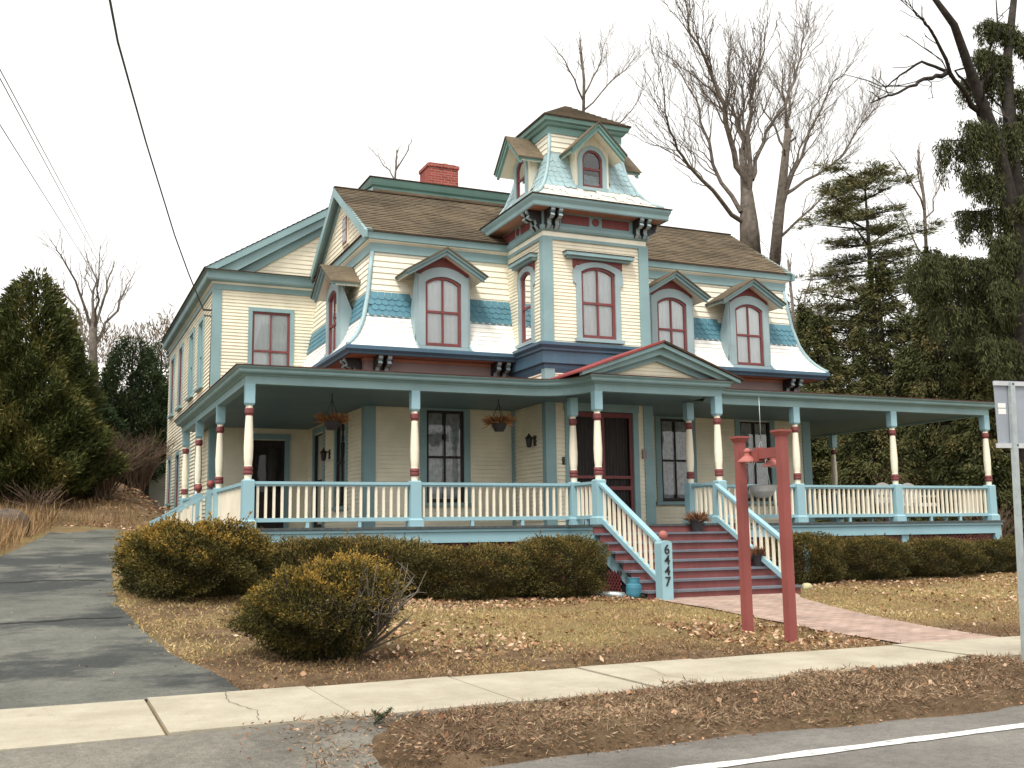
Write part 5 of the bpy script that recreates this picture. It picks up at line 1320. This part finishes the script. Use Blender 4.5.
conifer('hemlock', 29.4, 28.2, 11.6, 3.3, 'mossy green drooping hemlock in the middle of the right evergreens', L_['hemlock'], 130, 250, group=G2, droop=.4, hang=.7, tone=.5)
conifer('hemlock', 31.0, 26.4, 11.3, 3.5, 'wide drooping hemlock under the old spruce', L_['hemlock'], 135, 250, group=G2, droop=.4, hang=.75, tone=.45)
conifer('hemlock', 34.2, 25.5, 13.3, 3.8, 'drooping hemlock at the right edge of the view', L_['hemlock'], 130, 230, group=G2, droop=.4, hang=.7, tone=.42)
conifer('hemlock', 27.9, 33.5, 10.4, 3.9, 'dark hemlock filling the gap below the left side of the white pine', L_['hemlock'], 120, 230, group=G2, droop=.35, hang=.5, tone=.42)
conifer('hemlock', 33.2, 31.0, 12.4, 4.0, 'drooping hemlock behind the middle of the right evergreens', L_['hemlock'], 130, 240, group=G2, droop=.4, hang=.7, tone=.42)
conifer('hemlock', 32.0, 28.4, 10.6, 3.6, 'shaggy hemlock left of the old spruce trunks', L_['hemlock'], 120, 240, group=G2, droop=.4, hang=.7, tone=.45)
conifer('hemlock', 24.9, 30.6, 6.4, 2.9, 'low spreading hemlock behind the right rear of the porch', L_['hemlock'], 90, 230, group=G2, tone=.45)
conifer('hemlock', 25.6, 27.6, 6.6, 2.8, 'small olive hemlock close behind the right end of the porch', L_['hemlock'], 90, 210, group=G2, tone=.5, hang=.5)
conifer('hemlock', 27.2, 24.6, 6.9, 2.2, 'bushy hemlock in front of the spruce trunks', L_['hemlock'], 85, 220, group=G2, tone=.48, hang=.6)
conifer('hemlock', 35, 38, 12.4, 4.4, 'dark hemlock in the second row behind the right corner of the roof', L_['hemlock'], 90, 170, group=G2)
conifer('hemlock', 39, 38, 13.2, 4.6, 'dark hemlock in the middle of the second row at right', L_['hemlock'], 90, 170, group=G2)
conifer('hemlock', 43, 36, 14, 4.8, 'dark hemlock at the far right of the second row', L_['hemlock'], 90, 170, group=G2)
# white pine: open plates of foliage
def white_pine(x, y, top, label):
    gz = float(H(x, y)); t = thing('white_pine', (x, y, gz), label, 'tree', G2)
    mb = MB(); mb.tube([(x, y, gz - .2), (x + .1, y, gz + 8), (x + .05, y, top - .4)], [.30, .2, .04], 8)
    Ps, Ds, Ts = [], [], []
    tiers = np.linspace(9.3, top - .2, 12)
    for i, z in enumerate(tiers):
        nb = 5
        for b in range(nb):
            az = rng.uniform(0, 2 * PI); f = (z - 9) / (top - 9)
            ln = (3.3 if f < .75 else 3.3 * (1.08 - f) / .33 + .4) * rng.uniform(.55, 1.05)
            d = np.array([math.cos(az), math.sin(az), 0]); e = np.array([x, y, z]) + d * ln + np.array([0, 0, rng.uniform(.0, .5)])
            mb.tube([(x, y, z - .2), tuple((np.array([x, y, z]) + e) / 2 + np.array([0, 0, -.1])), tuple(e)], [.05, .035, .01], 4, 0, False)
            for c in range(9):
                s = rng.uniform(.38, 1.03); p = np.array([x, y, z]) * (1 - s) + e * s + np.array([rng.gauss(0, .34), rng.gauss(0, .34), rng.uniform(-.02, .14)])
                n = 95; D = nr.normal(0, 1, (n, 3)); D[:, 2] = np.abs(D[:, 2]) * .35
                Ps.append(p + D * nr.uniform(.02, .30, (n, 1))); Ds.append(D + d * .6); Ts.append(np.clip(nr.normal(.5, .18, n) + rng.gauss(0, .12), 0, 1))
    part(mb, 'trunk', 'darkbark', t); P = np.concatenate(Ps); n = len(P)
    leaves('crown', P, np.concatenate(Ds), nr.uniform(.14, .26, n), .035, np.concatenate(Ts), L_['pine'], t)
white_pine(33.7, 36, 17.3, 'white pine with open horizontal plates of foliage right of the roof')
# old spruce: two trunks, bare limbs, hanging foliage
t = thing('old_spruce', (28.4, 24.0, float(H(28.4, 24))), 'tall ragged spruce with bare upper limbs and hanging foliage at far right', 'tree', G2)
mb = MB(); b0 = Vector((28.35, 24, float(H(28.4, 24)) - .2))
mb.tube([b0, Vector(SPRUCE[0][0])] + [Vector(p) for p in SPRUCE[0][1:]], [.5, .42, .34, .22, .17, .12, .08], 10)
mb.tube([b0 + Vector((.3, 0, 0)), Vector(SPRUCE[5][0]) + Vector((.3, 0, 0))] + [Vector(p) for p in SPRUCE[5][1:]], [.42, .38, .30, .22, .16, .1], 10)
part(mb, 'trunk', 'darkbark', t)
mb = MB()
for i, r in ((1, .13), (2, .09), (3, .06), (4, .11), (6, .06), (7, .06), (8, .08)): grow(mb, SPRUCE[i], r, .02, 2, 1.1, {3: 1, 2: 1.0, 1: .6})
Ps, Ds = [], []
def strands(p, ln, k):
    for _ in range(k):
        q = Vector(p) + Vector((rng.gauss(0, .16), rng.gauss(0, .16), rng.uniform(-.05, .1))); n = 90
        l = ln * rng.uniform(.35, 1.1); tt = nr.uniform(0, 1, n)
        Ps.append(np.stack([q.x + nr.normal(0, .07, n), q.y + nr.normal(0, .07, n), q.z - l * tt], 1)); Ds.append(nr.normal(0, .45, (n, 3)) + np.array([0, 0, -1.0]))
def foliated(a, b, k, ln, dens=4):
    a = Vector(a); b = Vector(b)
    mb.tube([a, a.lerp(b, .5) + Vector((0, 0, -.08)), b], [.05, .035, .012], 5, 0, False)
    for i in range(k): strands(a.lerp(b, (i + rng.random()) / k), ln, dens)
for l, f0, f1, k, ln in ((SPRUCE[8], .15, 1, 12, 1.0),):
    pass
tr1 = [Vector(p) for p in SPRUCE[0]]; tr2 = [Vector(p) for p in SPRUCE[5]]
def along(tr, z):
    for a, b in zip(tr, tr[1:]):
        if a.z <= z <= b.z: return a.lerp(b, (z - a.z) / (b.z - a.z))
    return tr[-1]
for z, dx, dy, ln, k in ((14.2, -1.6, -.5, 1.6, 10), (13.9, -1.9, .5, 1.5, 9), (12.6, -2.2, -.5, 1.0, 9), (11.6, -1.9, .3, 1.2, 10), (10.6, -1.6, -.6, 1.4, 9), (9.8, -4.6, -.3, 1.2, 20), (9.5, -3.9, .8, 1.3, 18), (9.0, -2.4, -1.2, 1.3, 14), (8.3, -3.6, .2, 1.4, 16), (9.2, 2.8, -.6, 1.3, 14), (10.4, 2.3, .5, 1.2, 11), (8.0, 2.6, -1, 1.4, 14), (7.2, -3, -1.2, 1.4, 16)):
    p = along(tr1, z); foliated(p, p + Vector((dx, dy, -.25)), k, ln)
for z, dx, dy, ln, k in ((17.3, -1.9, -.3, .9, 11), (16.6, -1.6, .5, 1.1, 10), (16.1, 1.4, -.4, 1.3, 9), (15.2, 1.3, .3, 1.4, 9), (18.6, -1.5, 0, .8, 9), (18.2, 1.2, -.3, .9, 8), (13.8, 1.6, -.4, 1.3, 11), (12.9, 1.7, .4, 1.4, 11), (12.0, -.9, -.9, 1.2, 9), (11.3, 1.9, -.7, 1.4, 12), (14.6, -.9, -.6, 1.2, 8)):
    p = along(tr2, z); foliated(p, p + Vector((dx, dy, -.2)), k, ln)
part(mb, 'branches', 'darkbark', t)
P = np.concatenate(Ps); n = len(P)
leaves('crown', P, np.concatenate(Ds), nr.uniform(.10, .24, n), .035, np.clip(nr.normal(.42, .2, n), 0, 1), L_['spruce'], t)

# shrubs
def shrub(name, x, y, rx, ry, h, label, mat, n, sq=3.0, tone=.4, bronze=.35, leaf=(.05, .10), group=None, lift=0.0, rot=0.0, lump=.10, stems=10, top_slope=0.0, bare=0.0, under=1.0):
    gz = float(H(x, y)); t = thing(name, (x, y, gz), label, 'shrub', group)
    u = nr.normal(size=(n, 3)); u /= np.linalg.norm(u, axis=1, keepdims=True)
    s = (np.abs(u) ** sq).sum(1) ** (-1 / sq)
    a = np.arctan2(u[:, 1], u[:, 0])
    lm = 1 + lump * (np.sin(a * 4 + u[:, 2] * 5 + x) * .5 + np.sin(a * 7 - u[:, 2] * 9 + y) * .35 + np.sin(u[:, 0] * 11 + u[:, 2] * 6) * .35 + np.sin(u[:, 0] * 23 + u[:, 1] * 19 + 1) * .3 + np.sin(u[:, 0] * 37 - u[:, 2] * 41 + y) * .25)
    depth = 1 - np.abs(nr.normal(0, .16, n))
    Q = u * (s * lm * depth)[:, None]
    zz = lift + (h - lift) * (Q[:, 2] + 1) / 2
    narrow = under + (1 - under) * np.clip((Q[:, 2] + 1) / 1.1, 0, 1)
    lx = Q[:, 0] * rx * narrow; ly = Q[:, 1] * ry * narrow
    zz = zz + top_slope * lx * np.clip(zz / h, 0, 1)
    c, sn = math.cos(rot), math.sin(rot)
    P = np.stack([x + lx * c - ly * sn, y + lx * sn + ly * c, gz + np.maximum(zz, .03)], 1)
    Dl = np.stack([u[:, 0] * c - u[:, 1] * sn, u[:, 0] * sn + u[:, 1] * c, u[:, 2]], 1)
    D = Dl * .8 + nr.normal(0, .55, (n, 3)) + np.array([0, 0, .35])
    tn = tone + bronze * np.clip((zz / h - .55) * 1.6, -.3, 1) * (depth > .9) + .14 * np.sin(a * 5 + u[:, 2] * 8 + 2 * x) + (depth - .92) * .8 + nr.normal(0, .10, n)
    if bare:
        keep = nr.uniform(0, 1, n) > bare * np.clip((lx / rx) * 1.1 + .1 - (zz / h - .5) * 1.0, 0, 1); P, D, tn = P[keep], D[keep], tn[keep]
    k = max(40, len(P) // 130); sel = nr.integers(0, len(P), k); sel = sel[depth[:len(P)][sel] > .9] if not bare else sel
    reps = 16; ln = nr.uniform(.03, .11, len(sel)); tt = nr.uniform(0, 1, (len(sel), reps))
    sd = D[sel] / np.linalg.norm(D[sel], axis=1, keepdims=True) + np.array([0, 0, .25])
    SP = (P[sel][:, None, :] + sd[:, None, :] * (ln[:, None] * tt)[:, :, None]).reshape(-1, 3)
    SD = (sd[:, None, :] + nr.normal(0, .55, (len(sel), reps, 3))).reshape(-1, 3)
    P = np.concatenate([P, SP]); D = np.concatenate([D, SD]); tn = np.concatenate([tn, np.repeat(tn[sel], reps) + .1 + nr.normal(0, .1, len(SP))])
    m = len(P); L = nr.uniform(*leaf, m)
    leaves('foliage', P, D, L, L * .42, np.clip(tn, 0, 1), mat, t)
    mb = MB()
    for k in range(stems):
        az = rng.uniform(0, 2 * PI); f = rng.uniform(.4, .93); ex = math.cos(az) * rx * f; ey = math.sin(az) * ry * f
        ez = h * rng.uniform(.45, .93)
        bx, by = ex * .16, ey * .16
        mk = lambda q, w: (x + q[0] * c - q[1] * sn, y + q[0] * sn + q[1] * c, gz + w)
        mb.tube([mk((bx, by), -.05), mk((bx + (ex - bx) * .35, by + (ey - by) * .35), ez * .4), mk((ex * .9, ey * .9), ez * .8), mk((ex, ey), ez)], [.028, .02, .012, .005], 5, 0, False)
    part(mb, 'stems', 'darkbark', t)
    return t
G3 = 'clipped shrubs in front of the porch'
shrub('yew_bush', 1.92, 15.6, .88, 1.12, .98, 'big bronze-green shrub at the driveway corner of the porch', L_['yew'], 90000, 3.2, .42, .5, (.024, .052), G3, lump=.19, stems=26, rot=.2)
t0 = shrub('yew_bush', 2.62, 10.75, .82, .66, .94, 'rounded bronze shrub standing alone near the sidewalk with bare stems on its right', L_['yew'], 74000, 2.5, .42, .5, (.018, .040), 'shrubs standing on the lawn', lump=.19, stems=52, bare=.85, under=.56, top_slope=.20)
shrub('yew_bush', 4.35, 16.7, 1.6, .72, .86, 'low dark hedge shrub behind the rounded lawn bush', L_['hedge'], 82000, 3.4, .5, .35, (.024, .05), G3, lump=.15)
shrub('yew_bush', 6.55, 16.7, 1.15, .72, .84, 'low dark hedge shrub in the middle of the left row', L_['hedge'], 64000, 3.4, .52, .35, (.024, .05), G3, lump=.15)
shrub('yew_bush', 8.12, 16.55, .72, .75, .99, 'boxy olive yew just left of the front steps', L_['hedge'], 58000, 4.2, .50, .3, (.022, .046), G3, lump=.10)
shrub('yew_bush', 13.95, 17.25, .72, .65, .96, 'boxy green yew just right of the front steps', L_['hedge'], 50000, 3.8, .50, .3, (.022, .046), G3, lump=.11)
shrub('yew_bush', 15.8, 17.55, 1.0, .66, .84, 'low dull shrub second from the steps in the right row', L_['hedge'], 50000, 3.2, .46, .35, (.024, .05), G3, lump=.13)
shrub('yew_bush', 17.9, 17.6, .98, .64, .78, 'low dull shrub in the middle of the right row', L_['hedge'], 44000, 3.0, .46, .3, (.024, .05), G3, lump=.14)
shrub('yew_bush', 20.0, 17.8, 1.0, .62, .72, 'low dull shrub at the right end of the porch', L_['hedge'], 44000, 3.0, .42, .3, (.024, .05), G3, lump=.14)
shrub('yew_bush', 22.4, 18.6, 1.3, .8, .8, 'dark shrub beyond the right corner of the porch', L_['hedge'], 12000, 2.6, .3, .3, (.05, .11), G3, lump=.16)
# long bare twigs curling out of the lone lawn shrub belong to it
gz = float(H(2.8, 10.9)); mb = MB()
for k in range(22):
    a = rng.uniform(-1.6, .5); r1 = rng.uniform(.45, .76); z1 = rng.uniform(.25, .98)
    mb.tube([(2.95 + .05 * k / 26, 10.75, gz), (2.95 + .3 * math.cos(a), 10.75 + .25 * math.sin(a) - .1, gz + z1 * .45), (2.82 + r1 * math.cos(a), 10.7 + r1 * .7 * math.sin(a) - .15, gz + z1 * .85), (2.75 + r1 * .95 * math.cos(a + .2), 10.78 + r1 * .7 * math.sin(a + .2) - .12, gz + z1)], [.014, .009, .005, .003], 5, 0, False)
for k in range(9):
    x1 = rng.uniform(2.3, 3.1); mb.tube([(x1, 10.42, gz + rng.uniform(.4, .8)), (x1 + .12, 10.24, gz + rng.uniform(.4, .6)), (x1 + .35, 10.22, gz + rng.uniform(.35, .7)), (x1 + .5, 10.35, gz + rng.uniform(.6, .95))], [.008, .007, .006, .003], 4, 0, False)
part(mb, 'bare_twigs', 'bark', t0)
# leafless brush under the left conifers
def brush(x, y, r, h, label, n=90, mat='twig'):
    gz = float(H(x, y)); t = thing('bare_bush', (x, y, gz), label, 'shrub', 'leafless brush by the driveway'); mb = MB()
    for k in range(n):
        a = rng.uniform(0, 2 * PI); q = rng.uniform(.2, 1) * r; z = h * rng.uniform(.5, 1)
        p0 = Vector((x + rng.gauss(0, .12), y + rng.gauss(0, .12), gz)); p2 = Vector((x + q * math.cos(a), y + q * math.sin(a), gz + z)); p1 = p0.lerp(p2, .5) + Vector((0, 0, .15 * h))
        grow(mb, [p0, p1, p2], .02, .006, 1, 1.2, {1: .3, 2: .4, 3: .5})
    part(mb, 'stems', mat, t)
brush(1.35, 31.5, 1.5, 1.75, 'dense tan leafless bush at the end of the driveway')
brush(2.45, 34.5, 1.3, 1.8, 'leafless bush beside the rear wall of the house')
brush(-.2, 28.6, .9, 1.0, 'low twiggy bush at the foot of the broad conifer', 50)
brush(25.2, 22.6, 1.1, 1.5, 'leafless bush beyond the right end of the porch', 60)
brush(24.6, 26.0, 1.0, 2.6, 'pale dead branches low in the evergreens right of the porch', 36)

# distant wooded hill at left
n = 80000; P = []; xx = nr.uniform(-60, 45, n); top = 21.5 + 1.6 * np.sin(xx * .22) + 1.0 * np.sin(xx * .6 + 1) - np.clip(np.abs(xx - 2) - 14, 0, 40) * .12
zz = 3 + (top - 3) * nr.uniform(0, 1, n) ** .7; yy = 112 + nr.normal(0, 3, n)
leaves('distant_woods', np.stack([xx, yy, zz], 1), nr.normal(0, .5, (n, 3)) + np.array([0, 0, 1.]), nr.uniform(.35, 1.1, n), nr.uniform(.05, .14, n), nr.uniform(0, 1, n), L_['wood'], kind='stuff')
n = 130000; xx = nr.uniform(20, 120, n); top = 15.5 + 1.6 * np.sin(xx * .3) + 1.0 * np.sin(xx * .8 + 1)
zz = .5 + (top - .5) * nr.uniform(0, 1, n) ** .8; yy = 62 + nr.normal(0, 3, n) - (xx - 20) * .25
leaves('distant_evergreens', np.stack([xx, yy, zz], 1), nr.normal(0, .6, (n, 3)) + np.array([0, 0, -.4]), nr.uniform(.2, .55, n), nr.uniform(.06, .14, n), nr.uniform(.1, .8, n), L_['hemlock'], kind='stuff')

# ground cover
def scatter(n, x0, x1, y0, y1, cond):
    X = nr.uniform(x0, x1, n); Y = nr.uniform(y0, y1, n); k = cond(X, Y); return X[k], Y[k]
def relief(X, Y): return H(X, Y) + wob(X, Y) * .035 + np.where(Y < yf(X), .02 + wob(X * 2.3, Y * 2.3) * .06, 0)
house_fp = lambda X, Y: ~((X > 2.9) & (X < 20.8) & (Y > 18.3)) & ~((X > 9.1) & (X < 12.5) & (Y > 15.2))
X, Y = scatter(330000, -3.5, 26, 9.38, 20, lambda X, Y: (~on_hard(X, Y, -.05 + .05 * np.sin(X * 9 + Y * 7))) & house_fp(X, Y) & (nr.uniform(0, 1, len(X)) < np.clip(1.5 - (Y - 9) * .08, .3, 1)) & (nr.uniform(0, 1, len(X)) < np.maximum(.4, .6 + .9 * wob(X * 2, Y * 2))))
n = len(X); D = np.stack([nr.normal(0, .9, n), nr.normal(0, .9, n), nr.uniform(.25, 1, n)], 1)
tn = .45 + .5 * wob(X * .8 + 3, Y * .8) + nr.normal(0, .2, n) - .34 * np.exp(-((Y - 9.4) / 1.5) ** 2)
leaves('lawn_grass', np.stack([X, Y, relief(X, Y) - .008], 1), D, nr.uniform(.03, .075, n), nr.uniform(.006, .012, n), tn, L_['grass'], kind='stuff')
X, Y = scatter(240000, 1.6, 22, 6.55, 8.9, lambda X, Y: (Y < yf(X) + .03) & (Y > road_edge(X) + .03) & (X > 1.3) & (nr.uniform(0, 1, len(X)) < np.clip((X - 1.5 + .5 * wob(X * 3, Y * 3)) / 1.3, .02, 1)) & (nr.uniform(0, 1, len(X)) < np.maximum(.45, .65 + .8 * wob(X * 2.5, Y * 2.5))))
n = len(X); D = np.stack([nr.normal(0, 1, n), nr.normal(0, 1, n), nr.uniform(.1, .7, n)], 1)
leaves('verge_grass', np.stack([X, Y, relief(X, Y) - .006], 1), D, nr.uniform(.03, .09, n), nr.uniform(.004, .010, n), nr.normal(.5, .25, n) + .3 * wob(X, Y), L_['thatch'], kind='stuff')
# dead tall grass left of the driveway and beyond its end
X, Y = scatter(9000, -4.5, 2.2, 21, 31, lambda X, Y: (X < drive_left(np.minimum(Y, 27.5)) - .05) | (Y > 28))
n = len(X); hgt = np.where(Y > 28, .25, .75) * nr.uniform(.4, 1.1, n)
D = np.stack([nr.normal(0, .28, n), nr.normal(0, .28, n), np.ones(n)], 1)
leaves('tall_grass', np.stack([X, Y, H(X, Y) - .02], 1), D, hgt, .02, nr.normal(.5, .22, n), L_['tall'], kind='stuff')
# fallen leaves
pl = [scatter(800, 1.5, 24, 9.5, 18, lambda X, Y: ~on_hard(X, Y) & house_fp(X, Y)), scatter(700, 7.2, 9.4, 9.6, 12.2, lambda X, Y: ~on_hard(X, Y)),
      scatter(900, 3.4, 9.4, 15.0, 16.2, lambda X, Y: ~on_hard(X, Y)), scatter(600, 12.6, 20, 15.6, 17.2, lambda X, Y: ~on_hard(X, Y)), scatter(420, 3, 5.4, 10.1, 13, lambda X, Y: ~on_hard(X, Y)),
      scatter(260, 13, 17, 12, 15, lambda X, Y: ~on_hard(X, Y)), scatter(3200, -3, 5, 27.6, 34, lambda X, Y: Y > 27.6), scatter(60, 2.4, 12, 6.8, 8.2, lambda X, Y: Y < yf(X))]
X = np.concatenate([a for a, b in pl]); Y = np.concatenate([b for a, b in pl]); n = len(X)
D = np.stack([nr.normal(0, 1, n), nr.normal(0, 1, n), nr.normal(.1, .25, n)], 1)
leaves('fallen_leaves', np.stack([X, Y, relief(X, Y) + .02], 1), D, nr.uniform(.04, .09, n) * np.where(Y > 27, 1.6, 1), nr.uniform(.03, .06, n), nr.uniform(0, 1, n) ** .8, L_['litter'], kind='stuff')
# crumbs of leaf and bark over the lawn and verge
X1, Y1 = scatter(60000, -2.5, 24, 9.42, 18, lambda X, Y: (~on_hard(X, Y)) & house_fp(X, Y) & (nr.uniform(0, 1, len(X)) < .3 + .8 * wob(X * 1.3 + 9, Y * 1.3) + .6 * np.exp(-((Y - 9.4) / 1.5) ** 2)))
X2, Y2 = scatter(16000, 1.2, 20, 6.5, 8.8, lambda X, Y: (Y < yf(X)) & (Y > road_edge(X) - .12) & (nr.uniform(0, 1, len(X)) < np.clip((X - .9) / 1.3, .05, 1)))
X3, Y3 = scatter(700, -3, 1.6, 9.45, 27, lambda X, Y: (X > drive_left(Y)) & (X < drive_right(Y)) & ((X > drive_right(Y) - .25) | (nr.uniform(0, 1, len(X)) < .12)))
X = np.concatenate([X1, X2, X3]); Y = np.concatenate([Y1, Y2, Y3]); n = len(X)
leaves('leaf_crumbs', np.stack([X, Y, np.concatenate([relief(X1, Y1), relief(X2, Y2), H(X3, Y3) + .012]) + .006], 1), np.stack([nr.normal(0, 1, n), nr.normal(0, 1, n), nr.normal(.08, .25, n)], 1), nr.uniform(.012, .04, n), nr.uniform(.008, .022, n), nr.uniform(0, .85, n), L_['litter'], kind='stuff')
# evergreen sprig on the verge
t = thing('evergreen_sprig', (2.27, 7.52, .0), 'small broken evergreen twig lying at the edge of the sidewalk', 'twig')
mb = MB(); mb.tube([(2.19, 7.50, .0), (2.28, 7.52, .04), (2.34, 7.55, .085)], [.006, .005, .003], 5); mb.tube([(2.27, 7.52, .03), (2.20, 7.55, .075)], [.004, .003], 5); part(mb, 'stem', 'darkbark', t)
n = 260; s = nr.uniform(0, 1, n); A = np.array([2.20, 7.50, .01]); Bq = np.array([2.34, 7.55, .09]); C2 = np.array([2.19, 7.56, .08])
P = np.where((nr.uniform(0, 1, n) < .6)[:, None], A + (Bq - A) * s[:, None], A + np.array([.06, .02, .02]) + (C2 - A - np.array([.06, .02, .02])) * s[:, None])
leaves('needles', P, nr.normal(0, 1, (n, 3)) + np.array([0, 0, .3]), nr.uniform(.02, .04, n), .005, nr.uniform(.2, .8, n), L_['dark'], t)

# ------------------------------------------------------------------ camera, light, sky
r_ = Vector((.91577699, -.40147037, -.01319258)); u_ = Vector((-.04377199, -.13238608, .99023126)); w_ = Vector((.39929503, .90625353, .13880928))
cam = bpy.data.cameras.new('camera'); co = bpy.data.objects.new('camera', cam); COL.objects.link(co)
co.matrix_world = Matrix(((r_.x, u_.x, -w_.x, 0), (r_.y, u_.y, -w_.y, 0), (r_.z, u_.z, -w_.z, 1.35), (0, 0, 0, 1)))
cam.sensor_width = 36; cam.lens = 36.846; cam.clip_end = 5000; cam.clip_start = .05
SC.camera = co
EL, AZ = 60, 222      # sun elevation; compass azimuth it comes from (200: behind the camera, a little to the left)
sun = bpy.data.lights.new('sun', 'SUN'); sun.energy = 1.5; sun.angle = R(14); sun.color = (1, .95, .86)
so = bpy.data.objects.new('sun', sun); COL.objects.link(so)
d = Vector((math.sin(R(AZ)) * math.cos(R(EL)), math.cos(R(AZ)) * math.cos(R(EL)), math.sin(R(EL))))
so.rotation_euler = d.to_track_quat('Z', 'Y').to_euler(); so.location = d * 60
wd = bpy.data.worlds.new('World'); SC.world = wd; wd.use_nodes = True
nt = wd.node_tree; nt.nodes.clear()
out = nt.nodes.new('ShaderNodeOutputWorld'); bg = nt.nodes.new('ShaderNodeBackground')
sky = nt.nodes.new('ShaderNodeTexSky'); sky.sky_type = 'NISHITA'; sky.sun_disc = False
sky.sun_elevation = R(EL); sky.sun_rotation = R(AZ); sky.dust_density = 6; sky.air_density = 1.0; sky.ozone_density = .6
hs = nt.nodes.new('ShaderNodeHueSaturation'); hs.inputs['Saturation'].default_value = .12
nt.links.new(sky.outputs[0], hs.inputs['Color'])
ov = nt.nodes.new('ShaderNodeMix'); ov.data_type = 'RGBA'; ov.inputs[0].default_value = .55      # even cloud cover veiling the sky
ov.inputs[7].default_value = (10.9, 10.7, 10.3, 1)
nt.links.new(hs.outputs[0], ov.inputs[6])
nt.links.new(ov.outputs[2], bg.inputs[0]); bg.inputs[1].default_value = .085
nt.links.new(bg.outputs[0], out.inputs[0])
SC.view_settings.view_transform = 'Standard'; SC.view_settings.look = 'None'; SC.view_settings.gamma = 1
SC.view_settings.exposure = 1.08
SC.render.engine = 'CYCLES'
SC.cycles.max_bounces = 6; SC.cycles.transparent_max_bounces = 8
SC.cycles.use_denoising = True
